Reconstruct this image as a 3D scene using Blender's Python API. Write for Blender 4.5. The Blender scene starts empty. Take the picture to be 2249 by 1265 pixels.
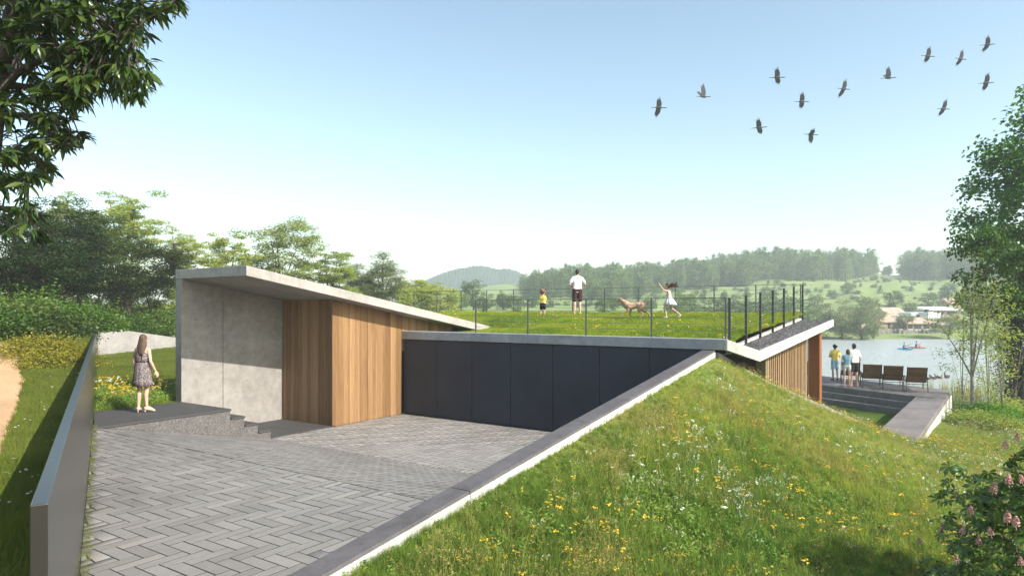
import bpy, bmesh, math, random
import numpy as np
from mathutils import Vector, Matrix, Euler, Quaternion

# ------------------------------------------------------------------ camera, sky, sun, exposure
SC = bpy.context.scene
COL = SC.collection
H = 3.3                                   # eye height above the garage court; the plan below is measured in H
CA, SA = 0.827, 0.562                     # camera heading: forward = (-SA, CA)
F, CX, HY = 1458.0, 1124.5, 678.0         # focal length, centre column and horizon row, measured on a 2249 px wide frame

cam = bpy.data.cameras.new('camera')
cam_ob = bpy.data.objects.new('camera', cam)
COL.objects.link(cam_ob)
cam_ob.location = (0, 0, H)
cam_ob.rotation_euler = (math.radians(90), 0, math.atan2(SA, CA))
cam.sensor_width = 36.0
cam.lens = F / 2249 * 36
cam.shift_y = (HY - 632.5) / 2249
cam.clip_start = 0.05
cam.clip_end = 5000
SC.camera = cam_ob

SUN = Vector((1.0, 0.01, 0.735)).normalized()      # direction towards the sun
sun = bpy.data.lights.new('sun', 'SUN')
sun.energy = 4.5
sun.angle = math.radians(0.55)
sun.color = (1.0, 0.94, 0.86)
sun_ob = bpy.data.objects.new('sun', sun)
COL.objects.link(sun_ob)
sun_ob.rotation_euler = (-SUN).to_track_quat('-Z', 'Y').to_euler()
sun_ob.location = (20, 5, 30)

W = bpy.data.worlds.new('World')
SC.world = W
W.use_nodes = True
wn = W.node_tree.nodes
bg = wn['Background']
sky = wn.new('ShaderNodeTexSky')
sky.sky_type = 'NISHITA'
sky.sun_disc = False
sky.sun_elevation = math.asin(SUN.z)
sky.sun_rotation = math.atan2(SUN.x, SUN.y)
sky.altitude = 0
sky.air_density = 1.0
sky.dust_density = 1.5
sky.ozone_density = 0.7
tintn = wn.new('ShaderNodeMix'); tintn.data_type = 'RGBA'; tintn.blend_type = 'MULTIPLY'; tintn.inputs[0].default_value = 1.0
tintn.inputs[7].default_value = (1.075, 1.09, 0.965, 1)
W.node_tree.links.new(sky.outputs[0], tintn.inputs[6]); W.node_tree.links.new(tintn.outputs[2], bg.inputs[0])
bg.inputs[1].default_value = 0.15

SC.view_settings.view_transform = 'Standard'
SC.view_settings.look = 'None'
SC.view_settings.gamma = 1.0
SC.view_settings.use_curve_mapping = False
SC.view_settings.exposure = 0.80
SC.cycles.use_denoising = True
SC.cycles.max_bounces = 6
SC.cycles.diffuse_bounces = 3
SC.cycles.transmission_bounces = 4
SC.cycles.volume_bounces = 1
SC.cycles.transparent_max_bounces = 6
SC.cycles.sample_clamp_indirect = 8.0
SC.cycles.caustics_reflective = False
SC.cycles.caustics_refractive = False

# ------------------------------------------------------------------ helpers
RNG = np.random.default_rng(7)
def cam2w(r, w, z):
    """metres right of / in front of the camera and height -> world"""
    return Vector((CA * r - SA * w, SA * r + CA * w, z))
def w2cam(x, y):
    return CA * x + SA * y, -SA * x + CA * y
def at(x, y, w):
    return cam2w((x - CX) / F * w, w, H + (HY - y) / F * w)
def P3(x, y, z):
    return Vector((x * H, y * H, z * H))

def link(o, parent=None):
    COL.objects.link(o)
    if parent is not None:
        o.parent = parent
    return o
def tag(o, label=None, cat=None, group=None, kind=None):
    if label: o['label'] = label
    if cat: o['category'] = cat
    if group: o['group'] = group
    if kind: o['kind'] = kind
    return o
def me_from(name, v, f, mats=None, smooth=False, fm=None):
    me = bpy.data.meshes.new(name)
    v = np.asarray(v, dtype=np.float32).reshape(-1, 3)
    if isinstance(f, np.ndarray):
        n, k = f.shape
        me.vertices.add(len(v)); me.vertices.foreach_set('co', v.ravel())
        me.loops.add(n * k); me.loops.foreach_set('vertex_index', f.astype(np.int32).ravel())
        me.polygons.add(n); me.polygons.foreach_set('loop_start', np.arange(0, n * k, k, dtype=np.int32))
        me.polygons.foreach_set('loop_total', np.full(n, k, dtype=np.int32))
        me.update(calc_edges=True)
    else:
        me.from_pydata([tuple(map(float, p)) for p in v], [], f)
        me.update()
    for m in (mats if isinstance(mats, (list, tuple)) else [mats] if mats else []):
        me.materials.append(m)
    if fm is not None:
        me.polygons.foreach_set('material_index', np.asarray(fm, dtype=np.int32))
    if smooth:
        me.polygons.foreach_set('use_smooth', np.ones(len(me.polygons), dtype=bool))
    return me
def empty(name, loc=(0, 0, 0), rz=0.0, scale=1.0):
    o = bpy.data.objects.new(name, None)
    o.empty_display_size = 0.1
    o.location = loc
    o.rotation_euler = (0, 0, rz)
    o.scale = (scale,) * 3
    return link(o)
def mob(name, me, parent=None, world=True):
    """link a mesh object; world=True means the mesh is in world coordinates even when parented"""
    o = bpy.data.objects.new(name, me)
    link(o, parent)
    if parent is not None and world:
        p = parent
        M = Matrix.Identity(4)
        while p is not None:
            M = Matrix.LocRotScale(p.location, p.rotation_euler, p.scale).inverted() if p.parent is None else M
            p = p.parent
        if parent.parent is None:
            o.matrix_parent_inverse = M
        else:
            o.matrix_parent_inverse = Matrix.Identity(4)
    return o
def bev(o, width=0.008, seg=2):
    m = o.modifiers.new('bevel', 'BEVEL')
    m.width = width; m.segments = seg; m.limit_method = 'ANGLE'; m.angle_limit = math.radians(35)
    return o
HEXF = [(0, 3, 2, 1), (4, 5, 6, 7), (0, 1, 5, 4), (1, 2, 6, 5), (2, 3, 7, 6), (3, 0, 4, 7)]
def hexa(name, pts, m, parent=None, bevel=0.0, world=True):
    """eight corners: four of the bottom (counter-clockwise from above), then four of the top"""
    o = mob(name, me_from(name, pts, HEXF, m), parent, world)
    if bevel: bev(o, bevel)
    return o
def box(name, a, b, m, parent=None, bevel=0.0, world=True):
    (x0, y0, z0), (x1, y1, z1) = a, b
    return hexa(name, [(x0, y0, z0), (x1, y0, z0), (x1, y1, z0), (x0, y1, z0), (x0, y0, z1), (x1, y0, z1), (x1, y1, z1), (x0, y1, z1)], m, parent, bevel, world)
def hbox(name, a, b, m, parent=None, bevel=0.0):
    return box(name, [c * H for c in a], [c * H for c in b], m, parent, bevel)
def prism(name, poly, z0, z1, m, parent=None, bevel=0.0, world=True):
    """vertical prism over a counter-clockwise polygon; z0, z1 numbers or per-corner lists"""
    n = len(poly)
    za = z0 if hasattr(z0, '__len__') else [z0] * n
    zb = z1 if hasattr(z1, '__len__') else [z1] * n
    v = [(p[0], p[1], za[i]) for i, p in enumerate(poly)] + [(p[0], p[1], zb[i]) for i, p in enumerate(poly)]
    f = [tuple(range(n - 1, -1, -1)), tuple(range(n, 2 * n))] + [(i, (i + 1) % n, n + (i + 1) % n, n + i) for i in range(n)]
    o = mob(name, me_from(name, v, f, m), parent, world)
    if bevel: bev(o, bevel)
    return o
def hprism(name, poly, z0, z1, m, parent=None, bevel=0.0):
    s = lambda z: [q * H for q in z] if hasattr(z, '__len__') else z * H
    return prism(name, [(p[0] * H, p[1] * H) for p in poly], s(z0), s(z1), m, parent, bevel)

def tube_arrays(path, rad, k=6, cap=True):
    """tapered tube along a polyline -> verts, quads"""
    path = np.asarray(path, float); n = len(path)
    rad = np.broadcast_to(np.asarray(rad, float), (n,))
    tan = np.gradient(path, axis=0)
    tan /= np.linalg.norm(tan, axis=1, keepdims=True) + 1e-9
    ref = np.array([0.31, 0.17, 0.93]) if abs(tan[0] @ np.array([0.31, 0.17, 0.93])) < 0.9 else np.array([1.0, 0.1, 0])
    v = []
    for i in range(n):
        a = np.cross(tan[i], ref); a /= np.linalg.norm(a) + 1e-9
        b = np.cross(tan[i], a)
        for j in range(k):
            t = 2 * math.pi * j / k
            v.append(path[i] + rad[i] * (math.cos(t) * a + math.sin(t) * b))
    f = [(i * k + j, i * k + (j + 1) % k, (i + 1) * k + (j + 1) % k, (i + 1) * k + j) for i in range(n - 1) for j in range(k)]
    return np.array(v), np.array(f, dtype=np.int32)
class Bag:
    """collects quads / triangles (as degenerate-free quads) into one mesh"""
    def __init__(s): s.v = []; s.f = []; s.n = 0; s.m = []
    def add(s, v, f, mi=0):
        v = np.asarray(v, float).reshape(-1, 3); f = np.asarray(f, dtype=np.int64)
        s.v.append(v); s.f.append(f + s.n); s.n += len(v); s.m.append(np.full(len(f), mi))
    def tube(s, path, rad, k=6, mi=0): s.add(*tube_arrays(path, rad, k), mi)
    def mesh(s, name, mats, smooth=False):
        V = np.concatenate(s.v); FM = np.concatenate(s.m)
        if len({f.shape[1] for f in s.f}) == 1:
            return me_from(name, V, np.concatenate(s.f), mats, smooth, FM)
        return me_from(name, V, [tuple(int(i) for i in r) for f in s.f for r in f], mats, smooth, FM)
def copy_tree(root, parent=None):
    c = root.copy(); COL.objects.link(c); c.parent = parent
    for ch in root.children: copy_tree(ch, c)
    return c
def bez(a, b, c, n=7):
    t = np.linspace(0, 1, n)[:, None]
    a, b, c = (np.asarray(q, float) for q in (a, b, c))
    return (1 - t) ** 2 * a + 2 * t * (1 - t) * b + t * t * c

# ------------------------------------------------------------------ materials
def new_mat(name):
    m = bpy.data.materials.new(name); m.use_nodes = True
    nt = m.node_tree
    return m, nt, nt.nodes, nt.links, nt.nodes['Principled BSDF']
def N(nt, t, **kw):
    n = nt.nodes.new(t)
    for k, v in kw.items(): setattr(n, k, v)
    return n
def ramp(nt, fac, stops):
    r = N(nt, 'ShaderNodeValToRGB')
    e = r.color_ramp.elements
    while len(e) < len(stops): e.new(0.5)
    for i, (p, c) in enumerate(stops):
        e[i].position = p
        e[i].color = (*c, 1) if len(c) == 3 else c
    nt.links.new(fac, r.inputs[0])
    return r.outputs[0]
def noise(nt, vec, scale, detail=4, rough=0.55, dist=0.0):
    n = N(nt, 'ShaderNodeTexNoise'); n.inputs['Scale'].default_value = scale
    n.inputs['Detail'].default_value = detail; n.inputs['Roughness'].default_value = rough; n.inputs['Distortion'].default_value = dist
    nt.links.new(vec, n.inputs['Vector'])
    return n.outputs['Fac']
def pos(nt, scale=(1, 1, 1), obj=False):
    if obj: src = N(nt, 'ShaderNodeTexCoord').outputs['Object']
    else: src = N(nt, 'ShaderNodeNewGeometry').outputs['Position']
    mp = N(nt, 'ShaderNodeMapping'); mp.inputs['Scale'].default_value = scale
    nt.links.new(src, mp.inputs['Vector'])
    return mp.outputs[0]
def mix(nt, fac, a, b, mode='MIX'):
    n = N(nt, 'ShaderNodeMix', data_type='RGBA', blend_type=mode)
    for s, v in ((n.inputs[0], fac), (n.inputs[6], a), (n.inputs[7], b)):
        if isinstance(v, (int, float)): s.default_value = v
        elif isinstance(v, tuple): s.default_value = (*v, 1) if len(v) == 3 else v
        else: nt.links.new(v, s)
    return n.outputs[2]
def bump(nt, hgt, strength, dist=0.02, normal=None):
    b = N(nt, 'ShaderNodeBump'); b.inputs['Strength'].default_value = strength; b.inputs['Distance'].default_value = dist
    nt.links.new(hgt, b.inputs['Height'])
    if normal is not None: nt.links.new(normal, b.inputs['Normal'])
    return b.outputs[0]
def plain(name, col, rough=0.6, metal=0.0, var=0.12, scale=6.0, bmp=0.0, obj=False, spec=0.4):
    m, nt, nd, lk, b = new_mat(name)
    v = pos(nt, obj=obj)
    n = noise(nt, v, scale)
    lo = tuple(c * (1 - var) for c in col); hi = tuple(min(1, c * (1 + var)) for c in col)
    lk.new(ramp(nt, n, [(0.3, lo), (0.7, hi)]), b.inputs['Base Color'])
    b.inputs['Roughness'].default_value = rough; b.inputs['Metallic'].default_value = metal
    b.inputs['Specular IOR Level'].default_value = spec
    if bmp: lk.new(bump(nt, noise(nt, v, scale * 6), bmp), b.inputs['Normal'])
    return m
def concrete(name, col, streak=0.0, pit=0.6):
    m, nt, nd, lk, b = new_mat(name)
    v = pos(nt)
    big = noise(nt, v, 0.9, 6, 0.62, 0.6); mid = noise(nt, v, 5.0, 6, 0.7); fine = noise(nt, v, 60.0, 3, 0.7)
    d = tuple(c * 0.80 for c in col); l = tuple(min(1, c * 1.12) for c in col)
    c0 = ramp(nt, big, [(0.38, tuple(c * 0.58 for c in col)), (0.62, tuple(min(1, c * 1.20) for c in col))])
    c1 = mix(nt, 0.5, c0, ramp(nt, mid, [(0.38, tuple(c * 0.58 for c in col)), (0.62, tuple(min(1, c * 1.15) for c in col))]))
    c2 = mix(nt, 0.3, c1, ramp(nt, fine, [(0.35, tuple(c * 0.55 for c in col)), (0.65, l)]))
    vo = N(nt, 'ShaderNodeTexVoronoi'); vo.inputs['Scale'].default_value = 5.5
    lk.new(v, vo.inputs['Vector'])
    vs = N(nt, 'ShaderNodeTexVoronoi'); vs.inputs['Scale'].default_value = 23.0
    lk.new(v, vs.inputs['Vector'])
    gate = noise(nt, v, 1.7, 3)
    pits = N(nt, 'ShaderNodeMath', operation='MULTIPLY')
    lk.new(ramp(nt, vo.outputs['Distance'], [(0.075, (1, 1, 1)), (0.12, (0, 0, 0))]), pits.inputs[0])
    lk.new(ramp(nt, gate, [(0.45, (0, 0, 0)), (0.6, (1, 1, 1))]), pits.inputs[1])
    mx = N(nt, 'ShaderNodeMath', operation='MAXIMUM')
    sm = N(nt, 'ShaderNodeMath', operation='MULTIPLY'); sm.inputs[1].default_value = 0.6
    lk.new(ramp(nt, vs.outputs['Distance'], [(0.08, (1, 1, 1)), (0.14, (0, 0, 0))]), sm.inputs[0])
    lk.new(pits.outputs[0], mx.inputs[0]); lk.new(sm.outputs[0], mx.inputs[1])
    pf = N(nt, 'ShaderNodeMath', operation='MULTIPLY'); pf.inputs[1].default_value = pit
    lk.new(mx.outputs[0], pf.inputs[0])
    c3 = mix(nt, pf.outputs[0], c2, tuple(c * 0.28 for c in col))
    if streak:
        st = noise(nt, pos(nt, (9, 9, 0.5)), 1.0, 5, 0.7)
        c3 = mix(nt, streak, c3, ramp(nt, st, [(0.4, tuple(c * 0.6 for c in col)), (0.62, l)]))
    lk.new(c3, b.inputs['Base Color'])
    b.inputs['Roughness'].default_value = 0.78; b.inputs['Specular IOR Level'].default_value = 0.3
    h = N(nt, 'ShaderNodeMath', operation='SUBTRACT'); lk.new(mid, h.inputs[0]); lk.new(pf.outputs[0], h.inputs[1])
    lk.new(bump(nt, h.outputs[0], 0.25, 0.012), b.inputs['Normal'])
    return m
def speckle(name, col, amt=0.6, scale=90.0, rough=0.75):
    m, nt, nd, lk, b = new_mat(name)
    v = pos(nt)
    vo = N(nt, 'ShaderNodeTexVoronoi'); vo.inputs['Scale'].default_value = scale; lk.new(v, vo.inputs['Vector'])
    bw = N(nt, 'ShaderNodeRGBToBW'); lk.new(vo.outputs['Color'], bw.inputs[0])
    d = tuple(c * (1 - amt) for c in col); l = tuple(c * (1 + amt * 1.3) for c in col)
    c0 = ramp(nt, bw.outputs[0], [(0.2, d), (0.55, col), (0.9, l)])
    c1 = mix(nt, 0.35, c0, ramp(nt, noise(nt, v, 2.2, 5), [(0.3, tuple(c * 0.75 for c in col)), (0.7, tuple(c * 1.2 for c in col))]))
    lk.new(c1, b.inputs['Base Color']); b.inputs['Roughness'].default_value = rough
    b.inputs['Specular IOR Level'].default_value = 0.3
    lk.new(bump(nt, bw.outputs[0], 0.25, 0.006), b.inputs['Normal'])
    return m
def wood(name, dark, light, band=1.0, seed=0.0):
    m, nt, nd, lk, b = new_mat(name)
    oi = N(nt, 'ShaderNodeObjectInfo')
    add = N(nt, 'ShaderNodeVectorMath', operation='ADD')
    mul = N(nt, 'ShaderNodeVectorMath', operation='SCALE'); mul.inputs[0].default_value = (13.1, 7.7, 3.3)
    lk.new(oi.outputs['Random'], mul.inputs['Scale'])
    g = N(nt, 'ShaderNodeNewGeometry')
    lk.new(g.outputs['Position'], add.inputs[0]); lk.new(mul.outputs[0], add.inputs[1])
    def mp(s):
        q = N(nt, 'ShaderNodeMapping'); q.inputs['Scale'].default_value = s; lk.new(add.outputs[0], q.inputs['Vector']); return q.outputs[0]
    wide = noise(nt, mp((3.2, 3.2, 0.10)), 1.0, 3, 0.5, 0.4)
    fig = noise(nt, mp((11, 11, 0.55)), 1.0, 5, 0.6, 1.2)
    gr = noise(nt, mp((150, 150, 2.2)), 1.0, 3, 0.7)
    midc = tuple((a + c) / 2 for a, c in zip(dark, light))
    c0 = ramp(nt, wide, [(0.38, tuple(c * 0.85 for c in dark)), (0.5, midc), (0.62, tuple(c * 1.08 for c in light))])
    c1 = mix(nt, 0.5, c0, ramp(nt, fig, [(0.3, dark), (0.55, midc), (0.72, light)]))
    c2 = mix(nt, 0.35, c1, ramp(nt, gr, [(0.35, tuple(c * 0.5 for c in dark)), (0.65, light)]))
    tone = ramp(nt, oi.outputs['Random'], [(0.0, (0.72, 0.68, 0.64)), (0.4, (0.95, 0.94, 0.92)), (0.7, (1.03, 1.04, 1.06)), (1.0, (1.16, 1.20, 1.25))])
    c2 = mix(nt, 1.0, c2, tone, 'MULTIPLY')
    lk.new(c2, b.inputs['Base Color']); b.inputs['Roughness'].default_value = 0.55
    b.inputs['Specular IOR Level'].default_value = 0.25
    lk.new(bump(nt, gr, 0.25, 0.004), b.inputs['Normal'])
    return m
def foliage(name, cols, trans=0.35, rough=0.5, patch=0.0, island=True, gloss=0.3, upright=0.0):
    """leaf material: hue varies from leaf to leaf (and from plant to plant), light passes through thin leaves"""
    m, nt, nd, lk, b = new_mat(name)
    g = N(nt, 'ShaderNodeNewGeometry'); oi = N(nt, 'ShaderNodeObjectInfo')
    s = N(nt, 'ShaderNodeMath', operation='MULTIPLY'); s.inputs[1].default_value = 0.5
    if island:
        ad = N(nt, 'ShaderNodeMath', operation='ADD'); lk.new(g.outputs['Random Per Island'], ad.inputs[0]); lk.new(oi.outputs['Random'], ad.inputs[1])
        lk.new(ad.outputs[0], s.inputs[0])
    else:
        lk.new(oi.outputs['Random'], s.inputs[0]); s.inputs[1].default_value = 1.0
    fac = s.outputs[0]
    if patch:
        pn = noise(nt, pos(nt), patch, 4, 0.6)
        a2 = N(nt, 'ShaderNodeMath', operation='MULTIPLY_ADD'); a2.inputs[1].default_value = 2.6; a2.inputs[2].default_value = -0.8
        lk.new(pn, a2.inputs[0])
        mm = N(nt, 'ShaderNodeMath', operation='MULTIPLY_ADD'); mm.inputs[1].default_value = 0.5
        lk.new(fac, mm.inputs[0])
        hf = N(nt, 'ShaderNodeMath', operation='MULTIPLY'); hf.inputs[1].default_value = 0.5; lk.new(a2.outputs[0], hf.inputs[0])
        lk.new(hf.outputs[0], mm.inputs[2]); fac = mm.outputs[0]
    n = len(cols)
    c = ramp(nt, fac, [(0.12 + 0.76 * i / (n - 1), q) for i, q in enumerate(cols)])
    lk.new(c, b.inputs['Base Color']); b.inputs['Roughness'].default_value = rough
    b.inputs['Specular IOR Level'].default_value = gloss
    if upright:                                   # many fine blades under one pixel shade like the turf they stand for
        vm = N(nt, 'ShaderNodeMix', data_type='VECTOR'); vm.inputs[0].default_value = upright
        lk.new(g.outputs['Normal'], vm.inputs[4]); vm.inputs[5].default_value = (0, 0, 1)
        nm = N(nt, 'ShaderNodeVectorMath', operation='NORMALIZE'); lk.new(vm.outputs[1], nm.inputs[0]); lk.new(nm.outputs[0], b.inputs['Normal'])
    tr = N(nt, 'ShaderNodeBsdfTranslucent')
    lk.new(mix(nt, 1.0, c, (1.0, 1.0, 0.55), 'MULTIPLY'), tr.inputs[0])
    ms = N(nt, 'ShaderNodeMixShader'); ms.inputs[0].default_value = trans
    lk.new(b.outputs[0], ms.inputs[1]); lk.new(tr.outputs[0], ms.inputs[2])
    lk.new(ms.outputs[0], nt.nodes['Material Output'].inputs[0])
    return m
def ground_mat(name, stops, scale=0.35, bmp=0.4):
    m, nt, nd, lk, b = new_mat(name)
    v = pos(nt)
    a = noise(nt, v, scale, 6, 0.62); f = noise(nt, v, scale * 22, 4, 0.7)
    c = mix(nt, 0.45, ramp(nt, a, stops), ramp(nt, f, stops))
    lk.new(c, b.inputs['Base Color']); b.inputs['Roughness'].default_value = 0.95; b.inputs['Specular IOR Level'].default_value = 0.1
    lk.new(bump(nt, f, bmp, 0.05), b.inputs['Normal'])
    return m

M = {}
M['conc'] = concrete('concrete', (0.315, 0.295, 0.27), 0.08, 0.9)
M['conc_roof'] = concrete('concrete_roof', (0.40, 0.375, 0.345), 0.1, 0.35)
M['conc_beam'] = concrete('concrete_beam', (0.33, 0.345, 0.36), 0.1, 0.7)
M['conc_white'] = concrete('concrete_white', (0.56, 0.55, 0.51), 0.4, 0.3)
M['conc_grey'] = concrete('concrete_grey', (0.36, 0.34, 0.32), 0.1, 0.25)
M['coping'] = concrete('dark_coping_stone', (0.115, 0.108, 0.112), 0.0, 0.5)
M['deck'] = concrete('deck_stone', (0.20, 0.18, 0.175), 0.0, 0.15)
M['granite'] = speckle('granite_flame', (0.062, 0.060, 0.060), 0.35, 110)
M['granite_side'] = speckle('granite_speckled', (0.125, 0.118, 0.112), 0.85, 85)
M['wood'] = wood('cedar_board', (0.155, 0.074, 0.028), (0.40, 0.245, 0.115))
M['slat'] = wood('cedar_slat', (0.34, 0.20, 0.10), (0.58, 0.40, 0.23))
M['colwood'] = wood('cedar_column', (0.26, 0.095, 0.035), (0.42, 0.19, 0.075))
M['door'] = plain('dark_door_panel', (0.020, 0.026, 0.042), 0.42, 0.0, 0.2, 0.9, spec=0.35)
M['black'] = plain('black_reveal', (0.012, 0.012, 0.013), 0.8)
M['steel'] = plain('weathered_steel_plate', (0.080, 0.076, 0.075), 0.28, 0.75, 0.08, 0.8)
M['rail'] = plain('railing_steel', (0.17, 0.17, 0.175), 0.45, 0.6, 0.08, 3)
M['railside'] = plain('railing_dark_steel', (0.085, 0.087, 0.092), 0.45, 0.5, 0.08, 3)
M['cable'] = plain('steel_cable', (0.26, 0.26, 0.27), 0.35, 0.9, 0.05, 3)
M['glass'] = plain('grey_glass', (0.22, 0.24, 0.27), 0.08, 0.0, 0.03, 1.0, spec=0.6)
def paver_mat(name, island, tint=(1.04, 1.02, 0.99)):
    m, nt, nd, lk, b = new_mat(name)
    src = N(nt, 'ShaderNodeNewGeometry').outputs['Random Per Island'] if island else N(nt, 'ShaderNodeObjectInfo').outputs['Random']
    c0 = ramp(nt, src, [(0.0, (0.145, 0.140, 0.134)), (0.3, (0.19, 0.183, 0.175)), (0.55, (0.22, 0.212, 0.203)), (0.8, (0.20, 0.20, 0.198)), (0.95, (0.27, 0.258, 0.245))])
    v = pos(nt)
    n1 = noise(nt, v, 6, 6, 0.7); n2 = noise(nt, v, 70, 3, 0.7)
    c1 = mix(nt, 0.28, c0, ramp(nt, n1, [(0.3, (0.13, 0.125, 0.12)), (0.7, (0.28, 0.27, 0.26))]))
    c2 = mix(nt, 0.25, c1, ramp(nt, n2, [(0.3, (0.10, 0.098, 0.095)), (0.7, (0.33, 0.32, 0.31))]))
    stain = noise(nt, v, 0.55, 5, 0.6)
    c2 = mix(nt, 0.38, c2, ramp(nt, stain, [(0.36, (0.62, 0.61, 0.60)), (0.5, (1, 1, 1)), (0.66, (1.12, 1.11, 1.09))]), 'MULTIPLY')
    c2 = mix(nt, 1.0, c2, tint, 'MULTIPLY')
    lk.new(c2, b.inputs['Base Color']); b.inputs['Roughness'].default_value = 0.72; b.inputs['Specular IOR Level'].default_value = 0.35
    lk.new(bump(nt, n2, 0.2, 0.004), b.inputs['Normal'])
    return m
M['paver'] = paver_mat('clay_paver', False)
M['pavers'] = paver_mat('clay_paver_laid', True)
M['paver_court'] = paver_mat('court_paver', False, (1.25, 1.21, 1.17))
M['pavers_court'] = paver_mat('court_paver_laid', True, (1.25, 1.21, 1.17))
M['joint'] = plain('joint_sand', (0.020, 0.019, 0.018), 0.95, 0, 0.3, 30)
M['soil'] = ground_mat('meadow_soil', [(0.25, (0.08, 0.11, 0.022)), (0.5, (0.13, 0.165, 0.034)), (0.75, (0.19, 0.205, 0.055))], 0.8)
M['lawn_soil'] = ground_mat('lawn_soil', [(0.25, (0.045, 0.085, 0.012)), (0.5, (0.07, 0.115, 0.016)), (0.75, (0.10, 0.14, 0.024))], 1.2)
# ------------------------------------------------------------------ the lie of the land
PL = 0.268                                             # level of the upper forecourt and the entrance platform
UX, UY = -0.912, 0.4098                                # direction of the steel wall, away from the camera
def smooth01(t): t = np.clip(t, 0, 1); return t * t * (3 - 2 * t)
def lerp_tab(x, tab):
    return np.interp(x, [p[0] for p in tab], [p[1] for p in tab])
def vnoise(x, y, s=1.0, seed=0):
    """cheap smooth pseudo noise, about -1 .. 1"""
    x = np.asarray(x, float) * s + seed * 3.7; y = np.asarray(y, float) * s + seed * 1.9
    return (np.sin(x * 1.3 + 1.7 * np.sin(y * 0.9)) + np.sin(y * 1.7 + 1.3 * np.sin(x * 0.7 + 2)) + np.sin((x + y) * 2.3 + np.sin(x * 1.9 - y)) * 0.6) / 2.6
def grid_obj(name, X, Y, Z, m, smooth=True, **kw):
    a, b = X.shape
    v = np.stack([X, Y, Z], -1).reshape(-1, 3)
    i = np.arange(a - 1)[:, None] * b + np.arange(b - 1)[None, :]
    f = np.stack([i, i + b, i + b + 1, i + 1], -1).reshape(-1, 4)
    return tag(mob(name, me_from(name, v, f, m, smooth)), **kw)

def zcoping(y): return 0.71 - 0.125 * (4.655 - y)
KERB = [(-1.425, 4.66, 0.700), (-1.233, 5.2, 0.468), (-0.93, 5.8, 0.235), (-0.70, 6.28, 0.05), (-0.55, 6.6, -0.07)]
def kerb_x(y): return np.interp(y, [k[1] for k in KERB], [k[0] for k in KERB])
def kerb_z(y): return np.interp(y, [k[1] for k in KERB], [k[2] for k in KERB])
def zmeadow(x, y):
    """x, y in H; height of the flowery mound in H"""
    x = np.asarray(x, float); y = np.asarray(y, float)
    ridge = np.where(y < 4.66, zcoping(y) - 0.042, 0.655 - 0.20 * (y - 4.66))
    left = np.where(y < 4.66, -1.44, kerb_x(np.maximum(y, 4.66)))
    ridge = np.where(y > 4.66, np.minimum(kerb_z(np.maximum(y, 4.66)) - 0.06, 0.70), ridge)
    s = np.where(y < 4.66, 0.46, 0.46 - 0.16 * np.clip((y - 4.66) / 1.6, 0, 1))
    z = ridge - s * (x - left)
    low = -0.13 - 0.035 * np.clip(x, 0, 6) - 0.33 * np.clip((y - 9.0) / 4.0, 0, 1.4)
    k = 0.09
    z = low + k * np.log1p(np.exp(np.clip((z - low) / k, -30, 30)))
    return z + 0.012 * vnoise(x * 3, y * 3) * np.clip((x - left) * 3, 0, 1)

# far land: heights in metres over (a = tangent of bearing, w = metres ahead)
RIGHT = [(20, -3.2), (105, -3.4), (113, -2.3), (117, -1.9), (126, -0.9), (150, 0.6), (175, 3.2), (255, 12.6), (300, 17.5), (345, 22.0), (420, 21.0), (900, 5)]
MIDDLE = [(20, 0.5), (30, 1.2), (60, 2.3), (110, 2.6), (150, 3.8), (200, 5.5), (250, 8.6), (300, 12.0), (360, 16.0), (420, 16.0), (900, 5)]
LEFT = [(20, 2.3), (28, 2.7), (60, 3.2), (120, 3.6), (250, 4.2), (350, 5.0), (900, 5)]
def zfar(a, w):
    a = np.asarray(a, float); w = np.asarray(w, float)
    zr, zm, zl = (lerp_tab(w, t) for t in (RIGHT, MIDDLE, LEFT))
    z = zm + (zr - zm) * smooth01((a - 0.16) / 0.22) + (zl - zm) * smooth01((-0.02 - a) / 0.16)
    z = z + np.where(w > 118, 1.0, 0.0) * np.clip((w - 118) / 80, 0, 1) * (1.1 * vnoise(a * 30, w * 0.02, 1.0) + 0.4 * vnoise(a * 90, w * 0.06, 1.0, 2))
    dip = np.exp(-((a - 0.575) / 0.03) ** 2) * np.clip((w - 280) / 60, 0, 1) * 1.5
    garden = smooth01((a + 0.67) / 0.03) * smooth01((-0.24 - a) / 0.06) * smooth01((39.0 - w) / 3.0)
    return z - dip - 2.4 * garden

M['far_grass'] = ground_mat('far_pasture', [(0.25, (0.10, 0.15, 0.050)), (0.5, (0.19, 0.25, 0.085)), (0.75, (0.30, 0.34, 0.14))], 0.045, 0.2)
M['lawn_left'] = ground_mat('rough_lawn', [(0.25, (0.055, 0.080, 0.014)), (0.5, (0.085, 0.115, 0.020)), (0.75, (0.14, 0.155, 0.035))], 0.9)
aa = np.concatenate([np.linspace(-1.35, -1.05, 6)[:-1], np.linspace(-1.05, 1.05, 190), np.linspace(1.05, 1.35, 6)[1:]])
ww = np.concatenate([np.linspace(24, 60, 10)[:-1], np.linspace(60, 108, 10)[:-1], np.linspace(108, 130, 14)[:-1], np.linspace(130, 360, 70)[:-1], np.geomspace(360, 560, 8)])
A, WW = np.meshgrid(aa, ww, indexing='ij')
R_ = A * WW
grid_obj('ground', CA * R_ - SA * WW, SA * R_ + CA * WW, zfar(A, WW), M['far_grass'], kind='structure')

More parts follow.
